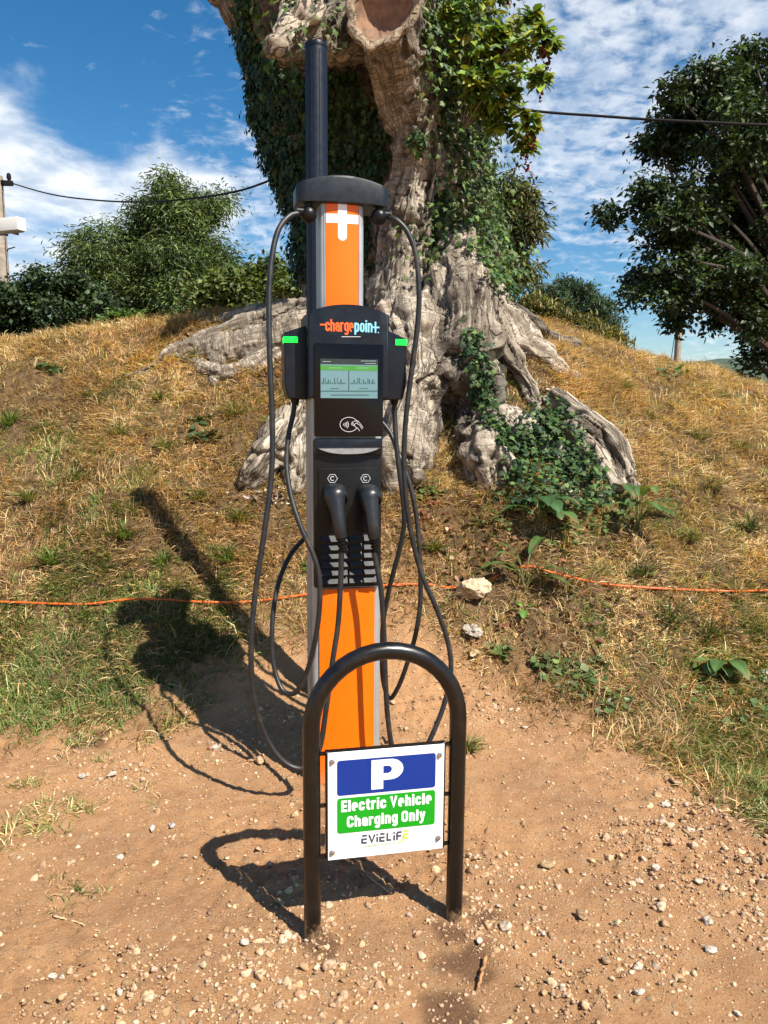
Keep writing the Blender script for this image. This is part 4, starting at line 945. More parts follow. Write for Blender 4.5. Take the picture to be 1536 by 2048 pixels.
def ivy(name, label, V, N, mask, n, size, cols, thick, yellow=0.0, jit=.75):
    ids = np.nonzero(mask)[0]
    if len(ids) == 0: print('no ivy verts', name); return
    pk = RNG.choice(ids, n); P = V[pk] + RNG.normal(0, .012, (n, 3)); Nn = N[pk]
    cl_ = fbm(P * 5, 3, 41); t = thick * RNG.random(n) ** 1.5 * (0.35 + 1.4 * sstep(cl_, .35, .65)) + .012
    P = P + Nn * t[:, None] + np.array([0, 0, -1]) * (RNG.random(n) * .05)[:, None]
    normal = nrm(Nn * 1.0 + np.array([0, -.1, .45]) + RNG.normal(0, .42, (n, 3)) * jit)
    tip = nrm(np.array([0, 0, -1.0]) + RNG.normal(0, .45, (n, 3)) * jit)
    C = palette(cols, n, .28); s = size * RNG.uniform(.55, 1.3, n)
    bv, bf = leaf_ivy(); parts = [scatter(bv, bf, P, frames(normal, tip), s, C)]
    # climbing stems under the leaves
    o = mesh_np(name, *parts[0][:2], M['ivy'], None, color=parts[0][2])
    tag(o, label, 'ivy'); return o
tx_, ty_ = project(TV)
front = TN[:, 1] < .35
L_POLY = [(470, -80), (478, 60), (492, 130), (500, 200), (520, 290), (545, 380), (560, 480), (570, 545), (640, 560), (738, 540), (745, 420), (785, 300), (750, 200), (700, 125), (620, 145), (560, 130), (520, 40), (520, -80)]
T_POLY = [(500, -80), (690, -80), (680, 90), (640, 130), (560, 120), (500, 60)]
R_POLY = [(848, -80), (1060, -80), (1060, 600), (1005, 592), (965, 565), (945, 500), (900, 478), (875, 540), (860, 560), (868, 470), (885, 380), (890, 280), (866, 210), (846, 90)]
C_POLY = [(800, 270), (850, 270), (845, 350), (800, 350)]
B_POLY = [(928, 640), (958, 640), (966, 720), (985, 780), (1005, 830), (1060, 835), (1130, 830), (1165, 860), (1185, 930), (1180, 1010), (1100, 1010), (1040, 960), (1000, 900), (960, 830), (935, 760)]
G_POLY = [(620, 180), (740, 190), (760, 350), (745, 600), (640, 600)]
mL = in_poly(tx_, ty_, L_POLY) & front; mR = in_poly(tx_, ty_, R_POLY) & front
leftside = (TN[:, 0] < -.25) & (TV[:, 2] > 2.6) & (tx_ < 720) & (ty_ > 215); rightside = (TN[:, 0] > .35) & (TV[:, 2] > 2.55) & (tx_ > 840)
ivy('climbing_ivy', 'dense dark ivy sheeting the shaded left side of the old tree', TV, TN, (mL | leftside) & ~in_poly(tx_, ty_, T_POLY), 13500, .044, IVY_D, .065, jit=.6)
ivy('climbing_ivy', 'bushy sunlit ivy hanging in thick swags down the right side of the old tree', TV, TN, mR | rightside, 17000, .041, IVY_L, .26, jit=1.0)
ivy('climbing_ivy', 'loose ivy sprigs round the small cut limb at the top left of the trunk', TV, TN, in_poly(tx_, ty_, T_POLY) & front, 420, .045, IVY_L, .14, jit=1.0)
ivy('climbing_ivy', 'small bright ivy sprig in the middle of the bare trunk', TV, TN, in_poly(tx_, ty_, C_POLY) & front & (TV[:, 1] < 5.75), 110, .042, IVY_L, .06, jit=1.0)
def ground_ivy():
    m = in_poly(tx_, ty_, B_POLY) & (TN[:, 1] < .4); V2, N2 = [TV[m]], [TN[m]]
    ids = RNG.random((9000, 2)) * np.array([330, 260]) + np.array([960, 780]); k = in_poly(ids[:, 0], ids[:, 1], [(1030, 815), (1120, 815), (1160, 860), (1195, 930), (1225, 1000), (1130, 1025), (1010, 1010), (985, 985), (1040, 930)])
    for h in map(Vector, ground_hits(*ids[k][:1400].T)):
        V2.append(np.array([[h.x, h.y - .10, h.z + .02]])); N2.append(np.array([[0, -.6, .8]]))
    V2 = np.concatenate(V2); N2 = np.concatenate(N2)
    n = len(V2); w = np.ones(n, bool)
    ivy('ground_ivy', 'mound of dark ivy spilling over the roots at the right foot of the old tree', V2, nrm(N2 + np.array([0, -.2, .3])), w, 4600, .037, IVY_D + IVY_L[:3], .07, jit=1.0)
ground_ivy()

def stems_mesh(bm, P, r0, r1, n=5):
    bm_tube(bm, P, np.linspace(r0, r1, len(P)), n)
def shrub_red():
    base = at(925, 260, 5.75); root = empty('flowering_shrub', base, 0, 'yellow green shrub with drooping dark red flowers high in the ivy on the right', 'shrub')
    tips = [(1092, 84), (1060, 30), (1010, -40), (1075, 150), (1062, 235), (960, -30), (1035, 95), (1000, 60), (1020, 180), (980, 120), (930, 40), (1050, 280), (990, 240), (900, 20), (945, 150), (1080, 60)]
    bm = bmesh.new(); lp, ln, lt, fl = [], [], [], []
    for px, py in tips:
        e = at(px, py, RNG.uniform(5.3, 5.9)) - base; mid = e * .5 + Vector((0, -.05, .14)); Q = spline([(0, 0, 0), mid, e, e * 1.04 + Vector((0, 0, -.07))], 10); stems_mesh(bm, Q, .006, .002)
        for k in range(6, len(Q)):
            for s in range(5):
                d = nrm(rand_dirs(1)[0] + np.array([0, -.3, -.1])); lp.append(Q[k] + d * .02); lt.append(d + np.array([0, 0, -.35])); ln.append(np.array([RNG.normal(0, .5), -.5 + RNG.normal(0, .4), .9]))
        if px > 990:
            for k in (-1, -6, -12): fl.append(Q[k])
    from_bm('stem', bm, M['twig'], root)
    n = len(lp); C = palette([(.13, .20, .022), (.19, .24, .028), (.08, .14, .022), (.26, .26, .035), (.10, .17, .025)], n)
    bv, bf = leaf_plain(.38); V, F, C = scatter(bv, bf, np.array(lp), frames(np.array(ln), nrm(np.array(lt))), .085 * RNG.uniform(.6, 1.3, n), C); mesh_np('foliage', V, F, M['leaf'], root, color=C)
    bv, bf = leaf_plain(.6)
    for f in fl[::2]:
        n = 20; P = np.array([f + np.array([RNG.normal(0, .011), RNG.normal(0, .011), -.007 * k]) for k in range(n)]); Tt = np.stack([RNG.normal(0, .5, n), RNG.normal(0, .5, n), -np.ones(n)], 1)
        V, F, C = scatter(bv, bf, P, frames(rand_dirs(n), nrm(Tt)), .026 * RNG.uniform(.7, 1.2, n), palette([(.13, .012, .022), (.20, .02, .03), (.09, .01, .02)], n)); mesh_np('flower', V, F, M['leaf'], root, color=C)
shrub_red()

# ------------------------------------------------------------------ background trees, hedges, bushes
def plant(name, label, cat, base, blobs, n_leaf, leaf, cols, n_clump, clump_r, shape='plain', trunk_r=.12, upright=0.0, limbs=True, hang=0.0, group=None, shade=.35):
    """blobs (px, py, distance, radius px) give the crown's volume; leaves gather in many small clumps inside it"""
    base = Vector(base); root = empty(name, base, 0, label, cat, group); B, Rb = [], []
    for px, py, d, r in blobs: c = at(px, py, d); B.append(tuple(c - base)); Rb.append(r * mpp(d, c.z))
    B = np.array(B); Rb = np.array(Rb); w = Rb ** 2.2; w = w / w.sum(); k = RNG.choice(len(B), n_clump, p=w); dd = rand_dirs(n_clump) * np.array([1, 1, .85])
    CC = B[k] + dd * (Rb[k] * RNG.random(n_clump) ** .42)[:, None]; CR = clump_r * RNG.uniform(.55, 1.35, n_clump) * np.array([1.0])
    CS = RNG.normal(1, .32, n_clump)
    per = RNG.choice(n_clump, n_leaf, p=(CR ** 1.6) / (CR ** 1.6).sum()); off = RNG.normal(0, .45, (n_leaf, 3)) * np.array([1.1, 1.1, .75]) * CR[per][:, None]
    P = CC[per] + off; out = nrm(off + 1e-6)
    normal = nrm(out * .6 + np.array([0, 0, .7]) + RNG.normal(0, .55, (n_leaf, 3))); tip = nrm(out + RNG.normal(0, .6, (n_leaf, 3)) + np.array([0, 0, -hang + upright]))
    C = palette(cols, n_leaf, .22) * np.clip(CS[per], .5, 1.6)[:, None]
    bv, bf = {'plain': leaf_small(.55), 'thin': leaf_small(.22), 'broad': leaf_small(.75)}[shape]
    V, F, C = scatter(bv, bf, P, frames(normal, tip), leaf * RNG.uniform(.4, 1.55, n_leaf), C)
    mesh_np('crown' if limbs else 'foliage', V, F, M['leaf'], root, color=C)
    if trunk_r > 0:
        bm = bmesh.new(); top = B.mean(0); H = max(top[2], .3)
        if limbs:
            P = spline([(0, 0, -.4), (0, 0, 0), (top[0] * .15, top[1] * .15, H * .45), (top[0] * .6, top[1] * .6, H * .85), tuple(top)], 8); bm_tube(bm, P, np.linspace(trunk_r * 1.15, trunk_r * .35, len(P)), 10)
        pick = RNG.choice(n_clump, min(n_clump, 90 if limbs else 60), replace=False)
        for i in pick:
            e = CC[i]; z = min(e[2] * .5, H * .6) if limbs else -.1
            s = np.array([top[0] * .15, top[1] * .15, max(z, .05)]) if limbs else np.array([e[0] + RNG.normal(0, .1), e[1], -.2])
            m = (s + e) / 2 + np.array([0, 0, .08 * np.linalg.norm(e - s)]) + RNG.normal(0, .04, 3) * np.linalg.norm(e - s); bm_tube(bm, spline([s, m, e], 5), np.linspace(trunk_r * .32, trunk_r * .05 + .003, 11), 5)
        from_bm('trunk' if limbs else 'stem', bm, M['oakbark'], root)
    return root
OAK = [(.024, .044, .014), (.034, .060, .017), (.017, .033, .012), (.055, .085, .022)]
d = 13.0
ob = [(1490, 150, 75), (1410, 205, 75), (1335, 195, 32), (1350, 280, 66), (1470, 290, 100), (1290, 375, 50), (1222, 425, 40), (1190, 470, 24), (1340, 440, 85), (1450, 430, 105), (1545, 340, 110), (1282, 560, 38), (1252, 592, 18), (1345, 560, 62), (1435, 560, 85), (1525, 560, 100), (1356, 640, 28), (1430, 640, 28), (1530, 670, 40), (1620, 450, 150), (1600, 200, 120), (1660, 620, 130), (1500, 720, 30), (1560, 720, 40), (1560, 600, 90), (1390, 500, 50)]
plant('oak_tree', 'large dark oak with spreading boughs at the right edge beyond the bank', 'tree', (at(1640, 760, d).x, d, .6), [(x, y, d + RNG.uniform(-1, 1.2), r) for x, y, r in ob], 82000, .095, OAK, 880, .22, 'plain', .19)
d = 18.0
ob = [(320, 350, 20), (345, 385, 32), (310, 420, 40), (400, 420, 34), (440, 400, 20), (365, 450, 55), (285, 480, 45), (195, 465, 26), (160, 480, 26), (172, 525, 42), (240, 540, 55), (330, 540, 75), (420, 520, 48), (360, 610, 65), (280, 590, 42), (420, 600, 45), (215, 580, 35), (300, 630, 30), (250, 600, 36), (450, 560, 40), (330, 640, 36), (185, 550, 26)]
plant('ash_tree', 'loose feathery green tree behind the left crest, its top against white cloud', 'tree', (at(370, 690, d).x, d, .9), [(x, y, d + RNG.uniform(-1, 1), r) for x, y, r in ob], 80000, .115, [(.070, .115, .032), (.095, .14, .036), (.05, .088, .027), (.125, .16, .044)], 620, .34, 'thin', .16, hang=.3)
d = 13.0
ob = [(-60, 600, 60), (0, 610, 55), (60, 600, 50), (110, 590, 48), (160, 600, 50), (205, 625, 42), (30, 650, 50), (120, 650, 50), (200, 660, 36), (70, 560, 20), (45, 575, 16), (75, 545, 12), (38, 560, 9), (150, 560, 25), (-20, 690, 40), (40, 690, 40), (100, 685, 40), (160, 680, 36), (215, 670, 26)]
plant('hedge', 'dark green unclipped hedge on the crest at the left edge', 'hedge', (at(90, 700, d).x, d, 1.1), [(x, y, d + RNG.uniform(-.5, .5), r) for x, y, r in ob], 40000, .062, [(.026, .046, .014), (.034, .06, .018), (.045, .075, .022), (.02, .036, .012)], 360, .19, 'broad', .022, limbs=False, upright=.3)
d = 15.0
ob = [(470, 575, 42), (430, 585, 38), (520, 565, 38), (550, 550, 30), (480, 610, 45), (540, 600, 40), (420, 610, 35), (545, 520, 12), (590, 590, 40)]
plant('bush', 'yellow green bush between the feathery tree and the old trunk', 'bush', (at(490, 660, d).x, d, 1.2), [(x, y, d + RNG.uniform(-.5, .5), r) for x, y, r in ob], 14000, .095, [(.075, .10, .018), (.10, .125, .022), (.055, .08, .018)], 190, .24, 'plain', .05, limbs=False, upright=.4)
d = 11.5
plant('bramble', 'low bright green bramble on the left crest below the feathery tree', 'bramble', (at(255, 660, d).x, d, 1.5), [(x, y, d, r) for x, y, r in [(240, 640, 16), (270, 643, 18), (215, 648, 14), (295, 652, 10)]], 1500, .08, [(.07, .13, .025), (.10, .17, .03)], 40, .12, 'plain', .03, limbs=False)
d = 9.5
ob = [(1035, 400, 34), (1055, 445, 32), (1020, 370, 24), (1075, 465, 14), (1040, 500, 14), (1060, 545, 14), (1072, 580, 14), (1030, 540, 22), (1000, 430, 40), (1000, 520, 40)]
plant('eucalyptus_tree', 'olive coloured feathery tree showing behind the right edge of the old trunk', 'tree', (at(985, 700, d).x, d, 1.6), [(x, y, d + RNG.uniform(-.3, .3), r) for x, y, r in ob], 8500, .085, [(.085, .092, .032), (.11, .11, .038), (.06, .07, .026)], 170, .12, 'thin', .07, hang=.7)
d = 9.0
ob = [(1120, 600, 28), (1160, 600, 34), (1195, 625, 30), (1225, 655, 24), (1240, 685, 14), (1120, 635, 34), (1170, 650, 38), (1095, 590, 16), (1210, 610, 10)]
ob += [(1085 + 14 * k, 560 + 9 * abs(k - 4) + 6 * (k % 3), 9) for k in range(11)]
plant('bush', 'blue green upright bush on the crest right of the old trunk', 'bush', (at(1165, 700, d).x, d, 1.7), [(x, y, d + RNG.uniform(-.3, .3), r) for x, y, r in ob], 11000, .055, [(.034, .070, .046), (.045, .085, .05), (.060, .085, .032)], 300, .085, 'thin', .03, limbs=False, upright=1.8)
d = 8.4
ob = [(1065 + 15 * k, 612 + 7 * k + 8 * (k % 2), 15) for k in range(12)]
plant('reed_clump', 'olive brown rank grass along the crest in front of the blue green bush', 'tall grass', (at(1130, 690, d).x, d, 2.0), [(x, y, d + RNG.uniform(-.2, .2), r) for x, y, r in ob], 15000, .075, [(.12, .13, .035), (.17, .14, .05), (.09, .10, .03)], 260, .11, 'thin', .012, limbs=False, upright=4.0)
def pole(name, label, px_top, py_top, px_base, d, r, steps=0):
    t = at(px_top, py_top, d); z0 = float(zt(t.x, d)) - .6; root = empty(name, (t.x, d, z0), 0, label, 'pole'); h = t.z - z0
    bm = bmesh.new(); bm_tube(bm, [(0, 0, 0), (0, 0, h * .5), (0, 0, h)], [r * 1.15, r, r * .85], 16); from_bm('shaft', bm, M['pole'], root)
    for k in range(steps):
        z = h - .75 - k * .47; s = 1 if k % 1 == 0 else -1; bm = bmesh.new(); bm_tube(bm, [(r * .8, 0, z - .05), (r * 1.15, -.01, z), (r + .14, -.02, z + .03)], .011, 8); from_bm('climbing_step', bm, M['wire'], root)
    bm = bmesh.new(); bm_box(bm, -r * .4, r + .16, -.05, .03, h - .16, h - .08, .006, 1); bm_tube(bm, [(r + .10, -.01, h - .08), (r + .10, -.01, h - .03), (r + .10, -.01, h + .03), (r + .10, -.01, h + .05)], [.02, .042, .034, .015], 12); from_bm('cable_bracket', bm, M['wire'], root)
    return root, h
pole('utility_pole', 'wooden utility pole with climbing steps cut off by the left edge', -9, 352, -3, 14.0, .135, 5)
pole('utility_pole', 'bare brown utility pole standing below the oak on the right', 1369, 470, 1364, 20.0, .085)
def sign_box():  # white box with a grey strip beneath and straps; it gives no light
    a, b = at(-70, 438, 13.0), at(40, 441, 12.6); c = (a + b) / 2; L_ = (b - a).length; ang = math.atan2(b.y - a.y, b.x - a.x)
    root = empty('white_box', c, ang, 'white rectangular box fixed across the pole at the left edge', 'lamp'); h = 25 * mpp(12.8, 3.5); bm = bmesh.new(); bm_box(bm, -L_ / 2, L_ / 2, -.06, .12, -h, 0, .012, 2); from_bm('housing', bm, mat_simple('aged_white', (.66, .66, .63), .5, var=.06, dust=.1), root)
    bm = bmesh.new(); bm_box(bm, -L_ / 2 + .03, L_ / 2 - .03, -.035, .095, -h - .012, -h + .004); from_bm('underside_strip', bm, mat_simple('underside_strip', (.35, .34, .31), .4), root, smooth=False)
    bm = bmesh.new()
    for x in (-L_ * .18, L_ * .02):
        bm_box(bm, x - .02, x + .02, -.066, .16, -h - .014, .006); bm_box(bm, x - .012, x + .012, .12, .5, -h * .7, -h * .45)
    from_bm('bracket', bm, M['wire'], root, smooth=False)
sign_box()
def wire(label, pts, r=.012):
    P = [at(*q) for q in pts]; Q = spline([tuple(p) for p in P], 12); V, F = tube_np(Q, r, 8); o = mesh_np('overhead_wire', V, F, M['wire'], smooth=True); tag(o, label, 'wire')
wire('sagging dark overhead wire between the left pole and the old tree', [(2, 360, 14), (100, 388, 12.6), (200, 401, 11.3), (300, 403.5, 10), (400, 395, 8.8), (480, 381, 7.8), (548, 358, 7.0), (640, 325, 6.5)], .0105)
wire('taut dark overhead wire running right from the old tree before the oak', [(930, 200, 6.5), (1070, 222, 6.4), (1200, 232, 6.3), (1300, 239, 6.2), (1420, 245, 6.1), (1536, 250, 6.0), (1750, 254, 5.8), (2200, 240, 5.5)], .0098)
wire('thin slanting stay wire to the left of the brown pole', [(1352, 655, 19), (1345, 700, 19), (1340, 735, 19)], .009)

# ------------------------------------------------------------------ orange cable along the bank
def ext_cable():
    pts = [(-300, 1216), (-120, 1211), (0, 1213), (100, 1217), (180, 1217), (260, 1209), (330, 1209), (400, 1213), (500, 1212), (610, 1199), (700, 1188), (780, 1181), (850, 1178), (900, 1184), (950, 1180), (985, 1165), (1015, 1150), (1060, 1143), (1110, 1156), (1200, 1177), (1300, 1187), (1400, 1190), (1470, 1190), (1536, 1187), (1700, 1180), (1900, 1190)]
    P = []
    for k, q in enumerate(pts): h = ground_hit(*q); P.append((h.x, h.y, h.z + (.028 if 1 < k < 22 else .02)))
    Q = spline(P, 12); V, F = tube_np(Q, .0062, 8); tag(mesh_np('extension_cable', V, F, M['ext'], smooth=True), 'bright orange extension cable lying across the foot of the grassy bank', 'cable')
    pts = [(800, 1192), (850, 1190), (905, 1187), (960, 1172), (1000, 1160)]
ext_cable()

# ------------------------------------------------------------------ rocks, gravel
def rock_mesh(n, seed, sub=2, flat=.7, ang=.5, cut=(.45, .85)):
    r = np.random.default_rng(seed); bm = bmesh.new(); bmesh.ops.create_icosphere(bm, subdivisions=max(sub, 1), radius=1.0); V = np.array([v.co[:] for v in bm.verts]); F = np.array([[v.index for v in f.verts] for f in bm.faces]); bm.free()
    for k in range(n):
        d = r.normal(size=3); d /= np.linalg.norm(d); h = r.uniform(*cut); q = V @ d; V = V - np.maximum(q - h, 0)[:, None] * d * .92
    V = V + (fbm(V * 2.2 + seed, 3, seed) - .5)[:, None] * nrm(V) * ang; V = V * np.array([1, r.uniform(.65, .95), flat]); return V, F
def rock(name, label, px, py, wpx, flat, col, seed, group=None, sub=5, sink=.25, tall=1.0):
    h = ground_hit(px, py); s = wpx * .5 * mpp(h.y, h.z); V, F = rock_mesh(12, seed, sub, flat, .42)
    V = V + (fbm(V * 6, 4, seed + 3) - .5)[:, None] * nrm(V) * .22 + (fbm(V * 16, 3, seed + 5) - .5)[:, None] * nrm(V) * .09
    a = seed * 1.3; Rz = np.array([[math.cos(a), -math.sin(a), 0], [math.sin(a), math.cos(a), 0], [0, 0, 1]]); V = (V @ Rz.T) * s; V[:, 2] += s * flat * (1 - sink)
    st = fbm(V / s * 2.6, 4, seed + 9)[:, None]; C = np.array(col) * (.55 + .9 * st)
    C = np.where(fbm(V / s * 5, 3, seed + 2)[:, None] > .58, C * np.array([.62, .55, .5]), C)
    o = mesh_np(name, V, F, M['stone'], None, color=C, smooth=True); o.location = h; tag(o, label, 'rock' if wpx > 50 else 'stone', group)
rock('rock', 'large pale mottled rock resting on the orange cable right of the charger', 940, 1199, 84, .72, (.55, .45, .31), 4, sink=.22)
rock('rock', 'small grey angular rock on the dirt below the large pale rock', 945, 1272, 44, .62, (.42, .38, .33), 9)
rock('rock', 'flat tan slab of stone on the dirt right of the hoop top', 948, 1310, 40, .32, (.52, .38, .22), 13)
for i, (px, py, w, fl, c) in enumerate([(1320, 1820, 34, .5, (.55, .43, .30)), (1165, 1838, 32, .5, (.30, .19, .11)), (1095, 1735, 34, .5, (.40, .28, .17)), (1416, 1848, 30, .45, (.50, .46, .40)), (1420, 1905, 28, .55, (.50, .46, .40)), (1275, 1938, 24, .6, (.60, .55, .46)), (1210, 1925, 26, .5, (.34, .24, .16)), (1395, 1765, 26, .4, (.55, .47, .36)), (1310, 1740, 24, .6, (.6, .54, .45)), (1330, 1615, 26, .5, (.55, .5, .42)), (1380, 1665, 24, .55, (.58, .52, .42)), (1505, 1630, 24, .55, (.34, .26, .2)), (1355, 1570, 24, .35, (.52, .39, .25)),
      (520, 1955, 30, .6, (.55, .43, .29)), (660, 1938, 34, .5, (.42, .29, .19)), (425, 1925, 24, .5, (.55, .47, .36)), (490, 1890, 22, .6, (.58, .5, .4)), (300, 2005, 30, .5, (.55, .43, .3)), (240, 1990, 22, .7, (.62, .55, .45)), (260, 1995, 22, .55, (.55, .38, .25)), (170, 2020, 26, .4, (.5, .37, .23)), (105, 1960, 24, .6, (.6, .55, .46)), (130, 1955, 26, .5, (.5, .47, .42)), (240, 1720, 20, .6, (.62, .58, .5)), (345, 1655, 16, .7, (.4, .4, .42)), (305, 1663, 16, .8, (.6, .58, .55)),
      (430, 1500, 22, .5, (.6, .54, .44)), (520, 1527, 30, .5, (.48, .33, .2)), (165, 1555, 20, .5, (.6, .55, .47)), (225, 1553, 26, .45, (.6, .5, .4)), (1085, 1870, 18, .5, (.6, .55, .46)), (1280, 1990, 30, .4, (.52, .48, .41)), (1125, 1980, 26, .55, (.55, .45, .33)), (1010, 1860, 30, .6, (.48, .40, .31)), (960, 1885, 22, .5, (.52, .46, .38)), (1475, 2030, 18, .6, (.6, .57, .52))]):
    rock('stone', 'loose weathered stone lying in the gravelly dirt', px, py, w, fl, c, 20 + i, 'loose stones on the dirt', 3, sink=.02)

def gravel():
    def pts(n, xr, yr): return RNG.uniform(xr[0], xr[1], n), RNG.uniform(yr[0], yr[1], n)
    parts = []
    cl_seeds = [(1390, 1720, .22), (1290, 1680, .16), (1480, 1770, .2), (1440, 1640, .18), (1280, 1900, .12), (1010, 1850, .12), (980, 1740, .10), (620, 1790, .10), (520, 1900, .13), (260, 2000, .14), (650, 1950, .12), (450, 1500, .10), (540, 1440, .10), (300, 1420, .09), (120, 1380, .09), (1000, 1430, .12), (1130, 1980, .09), (480, 1975, .14), (720, 1960, .1), (240, 1550, .12), (622, 1868, .055), (905, 1848, .055), (600, 1880, .04)]
    cl_p = [(ground_hit(x, y), r) for x, y, r in cl_seeds]
    for kind, n, (s0, s1), sub in (('grit', 46000, (.0018, .0065), 0), ('clod', 9500, (.004, .017), 1), ('pebble', 6800, (.0045, .011), 1), ('stone', 1500, (.009, .024), 2)):
        x, y = pts(n * 4, (-2.2, 2.2), (1.35, 4.1))
        clus = np.zeros_like(x)
        for h, r in cl_p: clus = np.maximum(clus, np.exp(-(((x - h.x) ** 2 + (y - h.y) ** 2) / r ** 2)))
        nz = fbm2(x, y, 1.7, 3, 61); nz2 = fbm2(x, y, 6, 2, 63)
        smooth_patch = np.exp(-(((x - .42) / .33) ** 2 + ((y - 2.75) / .25) ** 2)) * .75
        w = (1 - grassiness(x, y)) * (.07 + .7 * sstep(nz * .6 + nz2 * .4, .46, .66) + 3.0 * clus) * (1 - smooth_patch) * sstep(-(y - 4.3), 0, 1.4)
        if kind in ('grit', 'clod'): w = w * .5 + .4 * (1 - grassiness(x, y))
        k = RNG.choice(len(x), n, p=w / w.sum()); x, y = x[k], y[k]
        z = zt(x, y); lump = (fbm2(x, y, 9, 3, 3) - .5) * .045 + (fbm2(x, y, 32, 3, 9) - .5) * .034 + np.abs(fbm2(x, y, 55, 2, 13) - .5) * .045; z = z + lump * (0.45 + 0.9 * sstep(fbm2(x, y, 1.6, 2, 77), .42, .62))
        s = s0 * (s1 / s0) ** (RNG.random(n) ** 1.9)
        cols = [(.46, .31, .18), (.50, .37, .235), (.42, .25, .13), (.36, .21, .11), (.52, .42, .31), (.36, .30, .24), (.46, .29, .155), (.43, .27, .145)] if kind in ('pebble', 'stone') else [(.40, .25, .14), (.34, .20, .11), (.48, .34, .21), (.52, .42, .30), (.30, .18, .10)]
        C = palette(cols, n, .14); C = C * .55 + C.mean(1, keepdims=True) * .45 * np.array([1.42, .97, .61]); var = RNG.integers(0, 7, n)
        for v in range(7):
            i = np.nonzero(var == v)[0]
            if len(i) == 0: continue
            bv, bf = rock_mesh(9, 100 + v, sub, .42 + .07 * v, .12, (.28, .72)); a = RNG.uniform(0, 2 * np.pi, len(i)); tl = RNG.normal(0, .25, (len(i), 2))
            zv = nrm(np.stack([tl[:, 0], tl[:, 1], np.ones(len(i))], 1)); fr = frames(zv, np.stack([np.cos(a), np.sin(a), np.zeros(len(i))], 1))
            parts.append(scatter(bv, bf, np.stack([x[i], y[i], z[i] + s[i] * (-.10 if kind in ('grit', 'clod') else .10)], 1), fr, s[i], C[i]))
    V, F, C = merge(parts); o = mesh_np('gravel', V, F, M['stone'], None, color=C); tag(o, kind='stuff'); tag(o, 'loose pale gravel and grit strewn over the orange dirt', 'gravel')
gravel()

# ------------------------------------------------------------------ grass
def blades(n, region, weight, length, width, lean, cols, name, label, zoff=0.0, curl=.5, tuft=0.0, seed=0):
    x = RNG.uniform(region[0], region[1], n * 4); y = region[2] + (region[3] - region[2]) * RNG.random(n * 4) ** 1.25
    w = weight(x, y) * (np.abs(x) < .56 * y + .35); k = RNG.choice(len(x), n, p=w / w.sum()); x, y = x[k], y[k]
    if tuft > 0:
        c = max(1, n // 34); ci = RNG.integers(0, c, n); x = x[:c][ci] + RNG.normal(0, tuft, n); y = y[:c][ci] + RNG.normal(0, tuft, n)
    z = zt(x, y) - .006 + zoff
    h = fbm2(x, y, 2.3, 2, 90 + seed); ang = h * 4 * np.pi + RNG.normal(0, 1.1, n); ln = RNG.uniform(lean[0], lean[1], n); L = length * RNG.uniform(.45, 1.35, n)
    if tuft > 0:
        dx = RNG.normal(0, 1, n); dy = RNG.normal(0, 1, n); ang = np.arctan2(dy, dx)
    dh = np.stack([np.cos(ang), np.sin(ang), np.zeros(n)], 1); up = np.array([0, 0, 1.0]); P0 = np.stack([x, y, z], 1)
    d1 = dh * np.sin(ln)[:, None] + up * np.cos(ln)[:, None]; l2 = np.minimum(ln + curl * RNG.uniform(.3, 1.4, n), 1.75); d2 = dh * np.sin(l2)[:, None] + up * np.cos(l2)[:, None]
    side = np.stack([-np.sin(ang), np.cos(ang), np.zeros(n)], 1); tw = RNG.normal(0, .6, n); side = nrm(side + up * tw[:, None]) * (width * RNG.uniform(.6, 1.3, n) * .5)[:, None]
    P1 = P0 + d1 * (L * .55)[:, None]; P2 = P1 + d2 * (L * .45)[:, None]
    gz = zt(P2[:, 0], P2[:, 1]); P2[:, 2] = np.maximum(P2[:, 2], gz + .004); gz = zt(P1[:, 0], P1[:, 1]); P1[:, 2] = np.maximum(P1[:, 2], gz + .006)
    V = np.stack([P0 - side, P0 + side, P1 - side * .85, P1 + side * .85, P2], 1).reshape(-1, 3); b = (np.arange(n) * 5)[:, None]
    F = (b[:, :, None] + np.array([[0, 1, 3], [0, 3, 2], [2, 3, 4]])[None]).reshape(-1, 3)
    cols = np.array(cols); base = cols[RNG.integers(0, len(cols), n)]; pn = fbm2(x, y, 3.1, 3, 70 + seed)[:, None]; rust = sstep(fbm2(x, y, 2.0, 3, 140), .46, .66)[:, None]; C = base * (1 + RNG.normal(0, .2, (n, 1))) * (.45 + 1.1 * pn) * (1 - rust * np.array([.02, .10, .16])); C = np.clip(C, .01, .8)
    o = mesh_np(name, V, F, M['grass'], None, color=np.repeat(C, 5, 0)); tag(o, label, 'grass', None, 'stuff'); return o
REG = (-4.8, 4.8, 2.2, 8.6)
STRAW = [(.60, .425, .215), (.50, .32, .145), (.72, .56, .33), (.36, .215, .095), (.56, .37, .175), (.21, .125, .06)]
GREEN = [(.12, .185, .040), (.165, .215, .052), (.09, .14, .035), (.21, .23, .075)]
thin = lambda x, y: .25 + .75 * sstep(fbm2(x, y, 5, 3, 99), .3, .55)
blades(330000, REG, lambda x, y: grassiness(x, y) * (1 - .55 * greenness(x, y)) * thin(x, y), .105, .0042, (.85, 1.55), STRAW, 'dry_grass', 'dry straw coloured grass matted over the bank', curl=.5)
blades(60000, REG, lambda x, y: grassiness(x, y) * (1 - .7 * greenness(x, y)), .11, .0042, (.2, .95), STRAW, 'dry_grass', 'upright dry grass stalks on the bank', curl=.7, seed=3)
blades(95000, REG, lambda x, y: grassiness(x, y) * (greenness(x, y) + .14) * (1 - .6 * sstep(y, 5.5, 7)), .075, .0048, (.3, 1.25), GREEN, 'green_grass', 'patches of short green grass at the foot of the bank', curl=.7, seed=5)
